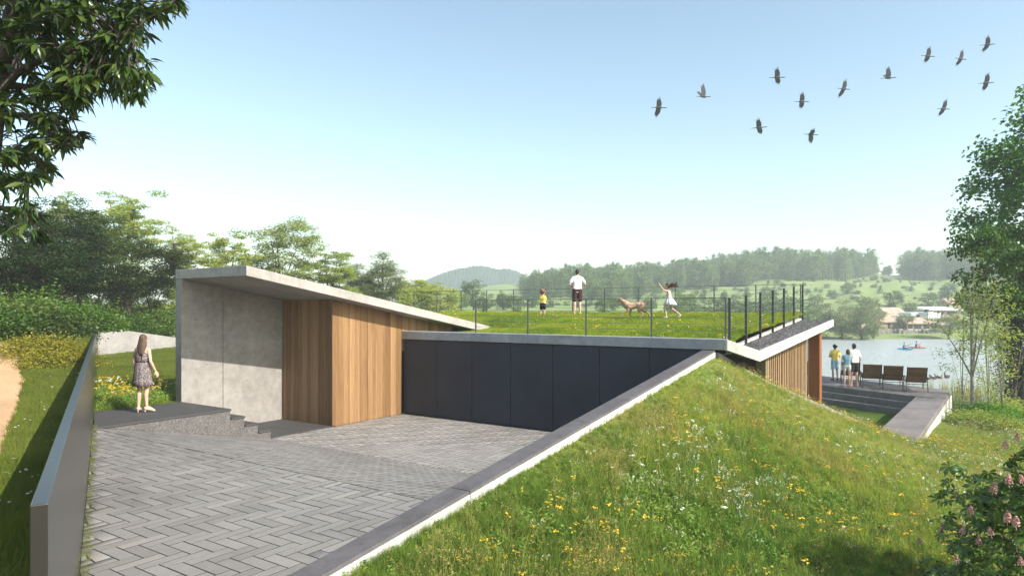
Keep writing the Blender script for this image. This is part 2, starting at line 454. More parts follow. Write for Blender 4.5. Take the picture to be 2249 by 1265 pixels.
# the lake
m, nt, nd, lk, b = new_mat('lake_water')
M['water'] = m
v = pos(nt, (1, 1, 1))
wv = noise(nt, pos(nt, (0.9, 0.9, 1)), 1.0, 5, 0.65, 0.4)
w2 = noise(nt, v, 5.0, 3, 0.6)
b.inputs['Base Color'].default_value = (0.36, 0.39, 0.375, 1)
b.inputs['Roughness'].default_value = 0.28
b.inputs['IOR'].default_value = 1.33
hh = N(nt, 'ShaderNodeMath', operation='MULTIPLY_ADD'); hh.inputs[1].default_value = 0.25
lk.new(w2, hh.inputs[0]); lk.new(wv, hh.inputs[2])
lk.new(bump(nt, hh.outputs[0], 0.75, 0.4), b.inputs['Normal'])
wa = np.linspace(0.05, 1.6, 40); wwv = np.linspace(26, 121, 30)
A2, W2 = np.meshgrid(wa, wwv, indexing='ij')
grid_obj('lake', CA * A2 * W2 - SA * W2, SA * A2 * W2 + CA * W2, np.full(A2.shape, -2.0), M['water'], kind='structure')

# flowery mound right of the garage court
yy = np.concatenate([np.linspace(-1.5, 4.66, 90), np.linspace(4.66, 6.6, 40)[1:], np.linspace(6.6, 14, 60)[1:]])
tt = np.concatenate([np.linspace(0, 1, 45) ** 1.2 * 2.0, np.linspace(2.0, 12.0, 36)[1:]])
TT, YY = np.meshgrid(tt, yy, indexing='ij')
LX = np.where(YY < 4.66, -1.442, np.where(YY < 6.6, kerb_x(np.clip(YY, 4.66, 6.6)) + 0.02, -0.42))
XX = LX + TT
ZZ = zmeadow(XX, YY)
shore = lambda y: -0.075 - 0.058 * (y - 6.6) - 0.62 * np.clip((y - 9.4) / 3.0, 0, 1) ** 1.3
ZZ = np.where(YY > 6.6, np.minimum(ZZ, shore(YY)), ZZ)
grid_obj('meadow', XX * H, YY * H, ZZ * H, M['soil'], kind='structure')
def zmead_m(x, y):
    z = zmeadow(x / H, y / H); yh = y / H
    return np.where(yh > 6.6, np.minimum(z, shore(yh)), z) * H

# land left of the steel wall: s along the wall, t outwards from it
WALL_T = 0.018
WB = (-0.919, 0.350)                                   # near inner end of the steel wall (in H)
def wall_pt(s, t): return WB[0] + UX * s - UY * t, WB[1] + UY * s + UX * t     # left normal = (-UY, UX)
def zleft(s, t):
    """height in metres left of the wall (s, t in metres)"""
    base = lerp_tab(s, [(-6, 1.25), (10, 1.25), (14, 1.35), (18, 1.75), (22, 2.45), (25, 2.75), (60, 2.9)])
    return base + 0.05 * vnoise(s, t, 0.8) + 0.10 * np.clip(t / 6, 0, 1) * vnoise(s, t, 0.35, 3)
ss = np.linspace(-4, 40, 120); t2 = np.concatenate([np.linspace(WALL_T * H - 0.02, 6, 50), np.linspace(6, 40, 30)[1:]])
S_, T_ = np.meshgrid(ss, t2, indexing='ij')
gx = WB[0] * H + UX * S_ - UY * T_; gy = WB[1] * H + UY * S_ + UX * T_
grid_obj('side_lawn', gx[:, ::-1], gy[:, ::-1], zleft(S_, T_)[:, ::-1], M['lawn_left'], kind='structure')
# dirt path on it
M['dirt'] = ground_mat('dirt_path', [(0.25, (0.34, 0.20, 0.105)), (0.5, (0.50, 0.32, 0.18)), (0.75, (0.60, 0.42, 0.26))], 0.7, 0.3)
def st_of(p):
    dx, dy = p.x - WB[0] * H, p.y - WB[1] * H
    return dx * UX + dy * UY, -dx * UY + dy * UX
pc = []
for (x0, x1, y, w) in [(-330, -40, 1180, 6.2), (-200, 6, 990, 9.0), (-110, 27, 930, 11.0), (-70, 47, 880, 13.2), (-48, 56, 845, 15.8), (-46, 45, 822, 18.2), (-90, 16, 806, 20.5), (-160, -50, 800, 22)]:
    a_ = st_of(at(x0, y, w)); b_ = st_of(at(x1, y, w)); pc.append((a_, b_))
pc = np.array(pc)
u = np.linspace(0, len(pc) - 1, 60); ui = np.arange(len(pc))
Lp = np.stack([np.interp(u, ui, pc[:, 0, k]) for k in (0, 1)], -1); Rp = np.stack([np.interp(u, ui, pc[:, 1, k]) for k in (0, 1)], -1)
q = np.linspace(0, 1, 14)
PS = Lp[:, None, :] * (1 - q[None, :, None]) + Rp[:, None, :] * q[None, :, None]
edge = (np.abs(q - 0.5) > 0.42)[None, :] * RNG.normal(0, 0.10, (60, 14))
PSs, PSt = PS[..., 0] + edge, PS[..., 1] + edge * 0.6
dz = 0.05 - 0.09 * (np.abs(q - 0.5) * 2)[None, :] ** 6
PX = WB[0] * H + UX * PSs - UY * PSt; PY = WB[1] * H + UY * PSs + UX * PSt
grid_obj('dirt_path', PX, PY, zleft(PSs, PSt) + dz, M['dirt'], kind='structure')
path_poly = np.concatenate([Lp, Rp[::-1]])
def in_path(s, t):
    x, y = s, t
    inside = np.zeros(np.shape(x), bool); n = len(path_poly); j = n - 1
    for i in range(n):
        xi, yi = path_poly[i]; xj, yj = path_poly[j]
        c = ((yi > y) != (yj > y)) & (x < (xj - xi) * (y - yi) / (yj - yi + 1e-12) + xi)
        inside ^= c; j = i
    return inside

# garden plot between the platform, the steel wall and the grey wall behind
def zplot(x, y):
    """x, y in H: rises from the platform up to the foot of the grey wall"""
    r, w = w2cam(x, y)
    a = r / np.maximum(w, 0.1)
    w0 = 4.7 + (a + 0.63) * 4.2
    w1 = 8.4 + (a + 0.62) * 14.0
    zt = np.clip(0.385 + (a + 0.62) * 0.45, 0.3, 0.60)
    t = np.clip((w - w0) / (w1 - w0), 0, 1.15)
    return 0.262 + (zt - 0.262) * t ** 1.15
gy_, gd_ = np.meshgrid(np.linspace(2.0, 6.2, 60), np.linspace(0, 7.2, 90), indexing='ij')
GX = -5.098 - gd_
GY = gy_ + 0.0 * gd_
wall_y = WB[1] + (GX - WB[0]) / UX * UY                # the steel wall's line
GY2 = np.maximum(GY, wall_y + 0.004) + 0.0
GYf = wall_y + 0.004 + (np.linspace(0, 1, 60)[:, None]) * np.maximum(8.6 - wall_y, 0.02)
grid_obj('garden_plot', GX * H, GYf * H, zplot(GX, GYf) * H, M['lawn_left'], kind='structure')

# ------------------------------------------------------------------ paved forecourt, ramp and garage court
Y_UP, Y_LOW, X_W, X_R = 1.92, 3.19, -4.424, -1.532
def zpave(y):
    return np.where(y < Y_UP, PL, np.where(y > Y_LOW, 0.0, PL * (Y_LOW - y) / (Y_LOW - Y_UP)))
def wall_line_y(x): return WB[1] + (x - WB[0]) / UX * UY
def base_sheet(name, y0, y1, drop):
    ys = np.linspace(y0, y1, 12)
    xs = np.linspace(0, 1, 12)
    Yg, Q = np.meshgrid(ys, xs, indexing='ij')
    xl = np.maximum(X_W + 0.001, WB[0] + (Yg - WB[1]) / UY * UX)
    Xg = xl + (X_R + 0.02 - xl) * Q
    return grid_obj(name, Xg.T * H, Yg.T * H, (zpave(Yg.T)) * H - drop, M['joint'], False, kind='structure')
fore = base_sheet('forecourt', 0.62, Y_UP, 0.006)
ramp_ob = base_sheet('ramp', Y_UP, Y_LOW, 0.006)
court = base_sheet('garage_court', Y_LOW, 4.66, 0.006)
UN, UV, NB, JT = 0.137, 0.158, 3, 0.0125
def paver_mesh(name, lx, ly, m, c=0.0012, t=0.05):
    a, b_ = lx / 2 - JT / 2, ly / 2 - JT / 2
    v = [(-a, -b_, -t), (a, -b_, -t), (a, b_, -t), (-a, b_, -t), (-a, -b_, -c), (a, -b_, -c), (a, b_, -c), (-a, b_, -c),
         (-a + c, -b_ + c, 0), (a - c, -b_ + c, 0), (a - c, b_ - c, 0), (-a + c, b_ - c, 0)]
    f = [(0, 1, 5, 4), (1, 2, 6, 5), (2, 3, 7, 6), (3, 0, 4, 7), (4, 5, 9, 8), (5, 6, 10, 9), (6, 7, 11, 10), (7, 4, 8, 11), (8, 9, 10, 11)]
    return v, f, me_from(name, v, f, [m, M['joint']], False, [1, 1, 1, 1, 0, 0, 0, 0, 0])
pvx, pf_, me_px = paver_mesh('paver_across', UN * NB, UV, M['paver'])
pvy, _, me_py = paver_mesh('paver_along', UN, UV * NB, M['paver'])
rng = np.random.default_rng(3)
bags = {'forecourt': Bag(), 'ramp': Bag(), 'garage_court': Bag()}
me_c = {}
for nm_, (lx_, ly_) in {'x': (UN * NB, UV), 'y': (UN, UV * NB)}.items():
    me_c[nm_] = paver_mesh('paver_' + nm_, lx_, ly_, M['paver_court'])[2]
def lay(zone, par, y0z, y1z, uy, mex, mey, limit):
    """herringbone between y0z and y1z (in metres); uy is the module along the slope"""
    rows = []
    for ix in range(int(X_W * H / UN) - 4, int(X_R * H / UN) + 4):
        for iy in range(int(y0z / uy) - 4, int(y1z / uy) + 4):
            s = (ix - iy) % (2 * NB)
            if s == 0: cx, cy, o = ix * UN + UN * NB / 2, iy * uy + uy / 2, 0
            elif s == 2 * NB - 1: cx, cy, o = ix * UN + UN / 2, iy * uy + uy * NB / 2, 1
            else: continue
            ex, ey = (UN * NB / 2, uy / 2) if o == 0 else (UN / 2, uy * NB / 2)
            x0, x1, ya0, yb0 = cx - ex, cx + ex, cy - ey, cy + ey
            xa, xb = max(x0, X_W * H + 0.004), min(x1, X_R * H + 0.03)
            ya, yb = max(ya0, y0z), min(yb0, y1z)
            if xb - xa < 0.03 or yb - ya < 0.02: continue
            wl_ = wall_line_y(np.array([xa, xb]) / H) * H + 0.02
            if yb < wl_.min(): continue
            r, w = w2cam(cx, cy)
            if w < 5.0 or r / w < -0.9: continue
            cut = (xa > x0 + 1e-6 or xb < x1 - 1e-6 or yb < yb0 - 1e-6 or ya > ya0 + 1e-6 or ya < wl_.max())
            rows.append((w, cx, cy, o, xa, xb, ya, yb, cut))
    rows.sort(); n = 0
    for (w, cx, cy, o, xa, xb, ya, yb, cut) in rows:
        jz = rng.normal(0, 0.0007); tilt = rng.normal(0, 0.0022, 2)
        if n < limit and not cut:
            n += 1
            o_ = mob('paver', mex if o == 0 else mey, par, False)
            o_.location = (cx, cy, float(zpave(np.array(cy / H))) * H + jz)
            o_.rotation_euler = (tilt[0], tilt[1], rng.normal(0, 0.005))
        else:
            vv = np.array(pvx if o == 0 else pvy)
            hx, hy = (xb - xa) / 2, (yb - ya) / 2
            jt = JT
            sx = (hx - jt / 2) / ((UN * NB if o == 0 else UN) / 2 - JT / 2); sy = (hy - jt / 2) / ((UV if o == 0 else UV * NB) / 2 - JT / 2)
            px_ = (xa + xb) / 2 + vv[:, 0] * sx; py_ = (ya + yb) / 2 + vv[:, 1] * sy
            py_ = np.maximum(py_, wall_line_y(px_ / H) * H + 0.006)
            q3 = np.stack([px_, py_, zpave(py_ / H) * H + vv[:, 2] + jz], -1)
            bags[zone].add(q3, np.array(pf_)[4:], 0); bags[zone].add(q3, np.array(pf_)[:4], 1)
lay('forecourt', fore, 0.3 * H, Y_UP * H, UV, me_px, me_py, 300)
lay('ramp', ramp_ob, Y_UP * H, Y_LOW * H, UN * 0.5, None, None, 0)
lay('garage_court', court, Y_LOW * H, 4.66 * H, UV, me_c['x'], me_c['y'], 300)
for zn, par in (('forecourt', fore), ('ramp', ramp_ob), ('garage_court', court)):
    tag(mob('laid_paving', bags[zn].mesh('laid_paving', [M['pavers_court'] if zn == 'garage_court' else M['pavers'], M['joint']]), par), kind='stuff')

# entrance platform with four steps down to the court
ent = empty('entrance_platform', P3(-4.75, 2.4, 0)); tag(ent, kind='structure')
GS = M['granite_side']
yw = lambda x: wall_line_y(x)
poly = [(-5.096, yw(-5.096) + 0.004), (-4.432, yw(-4.432) + 0.004), (-4.432, 2.857), (-5.096, 2.857)]
hprism('platform_base', poly, -0.04, PL - 0.014, GS, ent)
lip = 0.006
hprism('platform_top', [(-5.096, yw(-5.096) + 0.004), (-4.432 + lip, yw(-4.432) + 0.004), (-4.432 + lip, 2.857 + lip), (-5.096, 2.857 + lip)], PL - 0.0135, PL, M['granite'], ent, 0.004)
tr = 0.1137
for i in range(3):
    z = PL * (3 - i) / 4
    y0 = 2.857 + i * tr
    hbox('step_base', (-5.096, y0 + 0.001, -0.04), (-4.432, y0 + tr, z - 0.014), GS, ent)
    hbox('step_tread', (-5.096, y0 + lip + 0.001, z - 0.0135), (-4.432 + lip, y0 + tr + lip, z), M['granite'], ent, 0.004)
hbox('entrance_floor', (-5.096, 3.2, -0.04), (-4.434, 3.50, 0.004), M['granite'], ent, 0.003)
hbox('entrance_floor', (-5.096, 3.503, -0.04), (-4.434, 3.80, 0.004), M['granite'], ent, 0.003)

# ------------------------------------------------------------------ the house
house = empty('house', P3(-3, 4.655, 0))
tag(house, 'low concrete and timber house dug into the slope with a sloping slab roof', 'house')
RT = lambda y: 1.310 - 0.169 * (y - 2.861)             # top of the sloping roof
RU = lambda y: RT(y) - 0.073
def ybox(name, x0, x1, y0, y1, zb, ztop, m, bevel=0.006):
    """box between y0 and y1 whose top follows the function ztop"""
    return hexa(name, [P3(x0, y0, zb), P3(x1, y0, zb), P3(x1, y1, zb), P3(x0, y1, zb), P3(x0, y0, ztop(y0)), P3(x1, y0, ztop(y0)), P3(x1, y1, ztop(y1)), P3(x0, y1, ztop(y1))], m, house, bevel)
ur = lambda y: RU(y) - 0.001
JY = 3.219
ybox('concrete_panel', -5.181, -5.096, 2.863, JY - 0.0018, -0.04, ur, M['conc'])
ybox('concrete_panel', -5.181, -5.096, JY + 0.0018, 3.95, -0.04, ur, M['conc'])
ybox('joint_strip', -5.170, -5.103, JY - 0.01, JY + 0.01, -0.03, lambda y: ur(y) - 0.002, M['black'], 0)
# sloping roof slab in two pours
def slab(name, x0, x1, y0, y1, m):
    return hexa(name, [P3(x0, y0, RU(y0)), P3(x1, y0, RU(y0)), P3(x1, y1, RU(y1)), P3(x0, y1, RU(y1)), P3(x0, y0, RT(y0)), P3(x1, y0, RT(y0)), P3(x1, y1, RT(y1)), P3(x0, y1, RT(y1))], m, house, 0.01)
slab('roof_slab', -5.181, -4.395, 2.861, 5.95, M['conc_roof'])
slab('roof_slab', -4.3935, -4.243, 2.861, 5.95, M['conc_roof'])
# timber cladding
ut = lambda y: RU(y) - 0.0015
def boards(edges, make):
    for i in range(len(edges) - 1): make(edges[i], edges[i + 1])
rb_ = np.random.default_rng(12)
def split(a, b, lo, hi):
    e = [a]
    while b - e[-1] > hi: e.append(e[-1] + rb_.uniform(lo, hi))
    return e + [b]
g1 = 0.0004
for (xa_, xb_) in ((-5.095, -4.5075), (-4.5035, -4.4245)):
    boards(split(xa_, xb_, 0.03, 0.13), lambda u, v: ybox('timber_board', u + g1, v - g1, 3.800, 3.83, 0.005, ut, M['wood'], 0.0015))
ybox('timber_backing', -5.09, -4.46, 3.832, 3.85, 0.005, lambda y: ut(y) - 0.01, M['black'], 0)
for (ya_, yb_, zb_) in ((3.8315, 4.2045, 0.001), (4.2085, 4.6405, 0.001), (4.6445, 5.02, 0.60), (5.024, 5.40, 0.60)):
    boards(split(ya_, yb_, 0.03, 0.13), lambda u, v: ybox('timber_board', -4.455, -4.424, u + g1, v - g1, zb_, ut, M['wood'], 0.0015))
ybox('timber_backing', -4.48, -4.457, 3.84, 5.4, 0.005, lambda y: ut(y) - 0.01, M['black'], 0)
# garage doors
dx = [-4.422, -4.012, -3.599, -3.184, -2.767, -2.343, -1.930, -1.514]
for i in range(7):
    hbox('garage_door', (dx[i] + 0.0022, 4.662, 0.006), (dx[i + 1] - 0.0022, 4.69, 0.706), M['door'], house, 0.004)
hbox('door_backing', (-4.43, 4.692, -0.05), (-1.44, 4.72, 0.72), M['black'], house)
# front beam
hbox('front_beam', (-4.423, 4.640, 0.712), (-3.92, 4.76, 0.787), M['conc_beam'], house, 0.008)
hbox('front_beam', (-3.9185, 4.640, 0.712), (-1.366, 4.76, 0.787), M['conc_beam'], house, 0.008)

# roof lawn
def zlawn(x, y):
    z = 0.778 + 0.165 * np.clip((y - 4.70) / 2.56, 0, 1.2)
    d = np.clip((x + 4.24) / 1.3, 0, 1)
    fade = 1 - smooth01(d)
    dip = 0.075 * fade * np.clip((6.25 - y) / 0.5, 0, 1)
    return z - dip - 0.02 * np.clip((5.0 - y) / 0.3, 0, 1)
hprism('lawn_retaining_wall', [(-8.6, 6.24), (-5.24, 6.24), (-5.24, 6.30), (-8.6, 6.30)], -0.3, 0.86, M['conc_grey'], house)
hprism('lawn_retaining_wall', [(-5.30, 3.95), (-5.24, 3.95), (-5.24, 6.238), (-5.30, 6.238)], -0.3, 0.80, M['conc_grey'], house)
LXg, LYg = np.meshgrid(np.linspace(-8.6, -5.25, 30), np.linspace(6.30, 7.32, 16), indexing='ij')
grid_obj('roof_lawn', LXg * H, LYg * H, zlawn(LXg, LYg) * H, M['lawn_soil'], kind='structure')
ly = np.linspace(4.72, 7.32, 40); lx = np.linspace(-5.25, -1.372, 60)
LXg, LYg = np.meshgrid(lx, ly, indexing='ij')
Zl = zlawn(LXg, LYg)
under = (LXg < -4.2) & (LYg < 5.9)
Zl = np.where(under, np.minimum(Zl, RU(LYg) - 0.03), Zl)
grid_obj('roof_lawn', LXg * H, LYg * H, Zl * H, M['lawn_soil'], kind='structure')
# gravel roof strip with its folded white edge
ZG = lambda y: 0.700 + 0.0715 * (y - 4.655)
BX = [(-1.366, 4.95), (-1.191, 4.835), (-1.08, 7.26), (-1.366, 7.26)]
M['gravel_bed'] = ground_mat('gravel_bed', [(0.25, (0.03, 0.029, 0.03)), (0.5, (0.06, 0.058, 0.058)), (0.75, (0.11, 0.105, 0.10))], 6.0, 0.8)
zg = [ZG(p[1]) for p in BX]
hprism('gravel_roof', BX, [z - 0.05 for z in zg], [z - 0.006 for z in zg], M['gravel_bed'], house)
hprism('roof_soffit', [(-1.366, 4.95), (-1.199, 4.84), (-1.088, 7.255), (-1.366, 7.255)], [z - 0.066 for z in zg], [z - 0.051 for z in zg], M['conc_white'], house)
hprism('roof_corner', [(-1.364, 4.645), (-1.195, 4.834), (-1.364, 4.948)], [0.716, 0.634, 0.652], [0.765, 0.695, 0.714], M['conc_white'], house)
ox = 0.016
hexa('white_edge', [P3(-1.366, 4.640, 0.712), P3(-1.366 + ox, 4.640 - 0.0, 0.712), P3(-1.191 + ox, 4.815, 0.630), P3(-1.191, 4.832, 0.630),
                    P3(-1.366, 4.640, 0.787), P3(-1.366 + ox, 4.640, 0.787), P3(-1.191 + ox, 4.815, 0.706), P3(-1.191, 4.832, 0.706)], M['conc_white'], house, 0.006)
hexa('white_edge', [P3(-1.191, 4.834, 0.630), P3(-1.191 + ox, 4.8165, 0.630), P3(-1.08 + ox, 7.262, 0.825), P3(-1.08, 7.262, 0.825),
                    P3(-1.191, 4.834, 0.706), P3(-1.191 + ox, 4.8165, 0.706), P3(-1.08 + ox, 7.262, 0.893), P3(-1.08, 7.262, 0.893)], M['conc_white'], house, 0.006)
# low kerb between lawn and gravel
hexa('lawn_kerb', [P3(-1.40, 4.765, ZG(4.76) - 0.03), P3(-1.362, 4.765, ZG(4.76) - 0.03), P3(-1.362, 7.26, ZG(7.26) - 0.03), P3(-1.40, 7.26, ZG(7.26) - 0.03),
                   P3(-1.40, 4.765, 0.722), P3(-1.362, 4.765, 0.722), P3(-1.362, 7.26, 0.902), P3(-1.40, 7.26, 0.902)], M['conc_white'], house, 0.006)
# screen of timber slats, dark room behind, column at the corner
SU = lambda y: ZG(y) - 0.067
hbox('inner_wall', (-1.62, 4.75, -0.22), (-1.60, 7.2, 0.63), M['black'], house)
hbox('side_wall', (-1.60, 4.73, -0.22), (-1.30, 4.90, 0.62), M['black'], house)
M['post_wood'] = wood('weathered_post', (0.16, 0.13, 0.07), (0.26, 0.22, 0.13))
ybox('screen_post', -1.34, -1.265, 5.36, 5.44, -0.22, SU, M['post_wood'], 0.003)
ns = 24
for i in range(ns):
    y0 = 5.47 + (7.0 - 5.47) * i / (ns - 1)
    ybox('slat', -1.335, -1.270, y0, y0 + 0.021, -0.22, SU, M['slat'], 0.002)
hbox('glass_pane', (-1.36, 7.035, -0.21), (-1.30, 7.26, 0.80), M['glass'], house)
ybox('corner_column', -1.276, -1.171, 7.12, 7.245, -0.22, SU, M['colwood'], 0.004)
hbox('back_wall', (-8.6, 7.27, -0.3), (-1.30, 7.33, 0.86), M['conc_white'], house)
hbox('lower_floor', (-1.6, 4.9, -0.26), (-1.17, 7.26, -0.215), M['deck'], house)

# ------------------------------------------------------------------ retaining wall beside the court
rw = empty('retaining_wall', P3(-1.48, 2.8, 0))
tag(rw, 'sloping white concrete retaining wall with dark stone coping beside the paved court', 'wall', kind='thing')
rb = [1.0, 1.85, 2.75, 3.65, 4.64]
for i in range(4):
    y0, y1 = rb[i] + (0.002 if i else 0), rb[i + 1] - 0.002
    za, zb = zcoping(y0), zcoping(y1)
    hexa('wall_segment', [P3(-1.512, y0, -0.3), P3(-1.432, y0, -0.3), P3(-1.432, y1, -0.3), P3(-1.512, y1, -0.3),
                          P3(-1.512, y0, za - 0.012), P3(-1.432, y0, za - 0.012), P3(-1.432, y1, zb - 0.012), P3(-1.512, y1, zb - 0.012)], M['conc_white'], rw, 0.005)
    hexa('coping_stone', [P3(-1.526, y0, za - 0.0115), P3(-1.436, y0, za - 0.0115), P3(-1.436, y1, zb - 0.0115), P3(-1.526, y1, zb - 0.0115),
                          P3(-1.526, y0, za), P3(-1.436, y0, za), P3(-1.436, y1, zb), P3(-1.526, y1, zb)], M['coping'], rw, 0.005)
    hexa('wall_facing', [P3(-1.526, y0, -0.05), P3(-1.5135, y0, -0.05), P3(-1.5135, y1, -0.05), P3(-1.526, y1, -0.05),
                         P3(-1.526, y0, za - 0.0125), P3(-1.5135, y0, za - 0.0125), P3(-1.5135, y1, zb - 0.0125), P3(-1.526, y1, zb - 0.0125)], M['coping'], rw, 0)
# kerb running down from the house corner to the terrace
kb = empty('concrete_kerb', P3(-1.1, 5.4, 0))
tag(kb, 'narrow pale concrete kerb running down the mound below the slat screen', 'kerb', kind='thing')
for i in range(len(KERB) - 1):
    (xa, ya, za), (xb, yb, zb) = KERB[i], KERB[i + 1]
    t_ = 0.045
    hexa('kerb_segment', [P3(xa - t_, ya + 0.01, -0.3), P3(xa + 0.01, ya, -0.3), P3(xb + 0.01, yb, -0.3), P3(xb - t_, yb + 0.01, -0.3),
                          P3(xa - t_, ya + 0.01, za - 0.008), P3(xa + 0.01, ya, za - 0.008), P3(xb + 0.01, yb, zb - 0.008), P3(xb - t_, yb + 0.01, zb - 0.008)], M['conc_grey'], kb, 0)

# ------------------------------------------------------------------ steel wall and grey wall on the left
def spt(s, t, z): x, y = wall_pt(s, t); return P3(x, y, z)
LW = 9.05
sw = hexa('steel_wall', [spt(0, 0, 0.15), spt(0, WALL_T, 0.15), spt(LW, WALL_T, 0.15), spt(LW, 0, 0.15), spt(0, 0, 0.764), spt(0, WALL_T, 0.764), spt(LW, WALL_T, 0.764), spt(LW, 0, 0.764)], M['steel'], None, 0.004)
sw.data.flip_normals()
tag(sw, 'long dark steel plate wall running along the left side of the paved forecourt', 'wall', kind='thing')
cxy = wall_pt(LW, 0)
e1 = w2cam(0, 0)
gA = Vector((cxy[0] * H, cxy[1] * H, 0)); gB = cam2w(-0.485 * 10.0 * H, 10.0 * H, 0)
dv = (gB - gA).normalized(); nv = Vector((-dv.y, dv.x, 0)) * 0.25
gw = hexa('garden_wall', [gA + Vector((0, 0, 0.5)), gB + Vector((0, 0, 0.5)), gB + nv + Vector((0, 0, 0.5)), gA + nv + Vector((0, 0, 0.5)),
                          gA + Vector((0, 0, 0.770 * H)), gB + Vector((0, 0, 0.535 * H)), gB + nv + Vector((0, 0, 0.535 * H)), gA + nv + Vector((0, 0, 0.770 * H))], M['conc_grey'], None, 0.006)
tag(gw, 'pale grey concrete garden wall behind the woman in the patterned dress', 'wall', kind='thing')

# ------------------------------------------------------------------ terrace by the lake
ter = empty('terrace', P3(-0.9, 9.3, 0)); tag(ter, kind='structure')
fd = Vector((1.078, -0.579, 0)).normalized(); fn = Vector((-0.473, -0.881, 0))
A0 = Vector((-0.445, 8.878, 0)); L0 = A0 - fd * 3.2
Bk = Vector((-0.117, 9.767, 0)); Lb = Vector((-3.3, 11.80, 0))
deckcuts = [0, 0.42, 0.72, 1.0]
for i in range(3):
    p = lambda t: L0.lerp(A0, t); q2 = lambda t: Lb.lerp(Bk, t)
    a_, b_ = p(deckcuts[i]), p(deckcuts[i + 1]); c_, d_ = q2(deckcuts[i + 1]), q2(deckcuts[i])
    g_ = 0.0012
    a_ = a_ + fd * g_; d_ = d_ + fd * g_
    hprism('deck_slab', [a_, b_, c_, d_], -0.072, 0.0, M['deck'], ter, 0.01)
hprism('terrace_base', [L0 + Vector((0, 0.02, 0)), A0 + Vector((0, 0.02, 0)), Bk, Lb], -0.9, -0.073, M['conc_white'], ter)
for i in range(2):
    z = -0.07 * (i + 1)
    o0 = fn * (0.10 * i); o1 = fn * (0.10 * (i + 1))
    mid = 0.60 if i == 0 else 0.72
    for (ta, tb) in ((0, mid), (mid + 0.0015, 1.0)):
        pa, pb = L0.lerp(A0, ta), L0.lerp(A0, tb)
        hprism('terrace_step', [pa + o1, pb + o1, pb + o0 - fn * 0.001, pa + o0 - fn * 0.001], -0.22, z, M['deck'], ter, 0.008)
hprism('terrace_arm', [(-0.575, 6.20), (-0.300, 5.75), (-0.1175, 9.765), (-0.4445, 8.876)], -0.055, [0.0, 0.0, 0.0, 0.0], M['deck'], ter, 0.01)
hprism('arm_wall', [(-0.570, 6.22), (-0.297, 5.76), (-0.1145, 9.768), (-0.440, 8.87)], -0.6, -0.0555, M['conc_white'], ter, 0.006)
ll = [(-1.60, 7.27), (-0.75, 6.28), (-0.50, 6.28), (-0.44, 8.9), (-0.9, 9.0), (-3.2, 10.3), (-3.2, 7.4)]
o = hprism('lower_lawn', ll, -0.4, -0.212, M['lawn_soil']); tag(o, kind='structure')

# ------------------------------------------------------------------ railings on the roof
def railing(name, label, pts, tops, bases, post, rail_m, post_m, ncab=5, prad=0.012, hand=True):
    root = empty(name, pts[0]); tag(root, label, 'railing', 'railings round the roof lawn', 'thing')
    d = (pts[-1] - pts[0]).normalized(); nrm = Vector((-d.y, d.x, 0))
    for p, zt, zb in zip(pts, tops, bases):
        a_, b_ = d * post[0] / 2, nrm * post[1] / 2
        q = [p - a_ - b_, p + a_ - b_, p + a_ + b_, p - a_ + b_]
        hexa('post', [Vector((c.x, c.y, zb)) for c in q] + [Vector((c.x, c.y, zt)) for c in q], post_m, root)
    top0, top1 = Vector((pts[0].x, pts[0].y, tops[0])), Vector((pts[-1].x, pts[-1].y, tops[-1]))
    if hand:
        up = Vector((0, 0, 0.008))
        a_, b_ = nrm * 0.016, up
        e0, e1_ = top0 - d * 0.02, top1 + d * 0.02
        hexa('top_rail', [e0 - a_, e1_ - a_, e1_ + a_, e0 + a_, e0 - a_ + 2 * b_, e1_ - a_ + 2 * b_, e1_ + a_ + 2 * b_, e0 + a_ + 2 * b_], rail_m, root)
    hgt = 0.288 * H
    for k in range(1, ncab + 1):
        dzc = hgt * k / (ncab + 1.2)
        bg_ = Bag(); bg_.tube([top0 - Vector((0, 0, dzc)), top1 - Vector((0, 0, dzc))], 0.0045, 5)
        mob('cable', bg_.mesh('cable', M['cable'], True), root)
    return root
xs = np.linspace(-3.583, -1.38, 5)
tp = (0.787 + 0.288) * H
railing('railing', 'cable railing along the front edge of the roof lawn above the garage doors', [P3(x, 4.70, 0.787) for x in xs], [tp] * 5, [0.75 * H] * 5, (0.034, 0.03), M['rail'], M['rail'])
xs = np.linspace(-8.0, -1.372, 16)
railing('railing', 'cable railing along the far back edge of the roof lawn', [P3(x, 7.26, 0.95) for x in xs], [(0.957 + 0.288) * H] * 16, [0.9 * H] * 16, (0.034, 0.03), M['rail'], M['rail'])
ys = [4.70 + i * (7.255 - 4.70) / 6 for i in range(7)]
side_r = railing('railing', 'cable railing with thick dark posts beside the slate gravel strip', [P3(-1.352, y, 0.8) for y in ys], [(1.076 + 0.0655 * (y - 4.70)) * H for y in ys], [(0.78 if i == 0 else ZG(y) - 0.01) * H for i, y in enumerate(ys)], (0.042, 0.055), M['rail'], M['railside'], hand=False)
bg_ = Bag(); bg_.tube([P3(-1.352, 4.70, 1.074), P3(-1.352, 7.255, 1.243)], 0.008, 6)
mob('top_cable', bg_.mesh('top_cable', M['rail'], True), side_r)
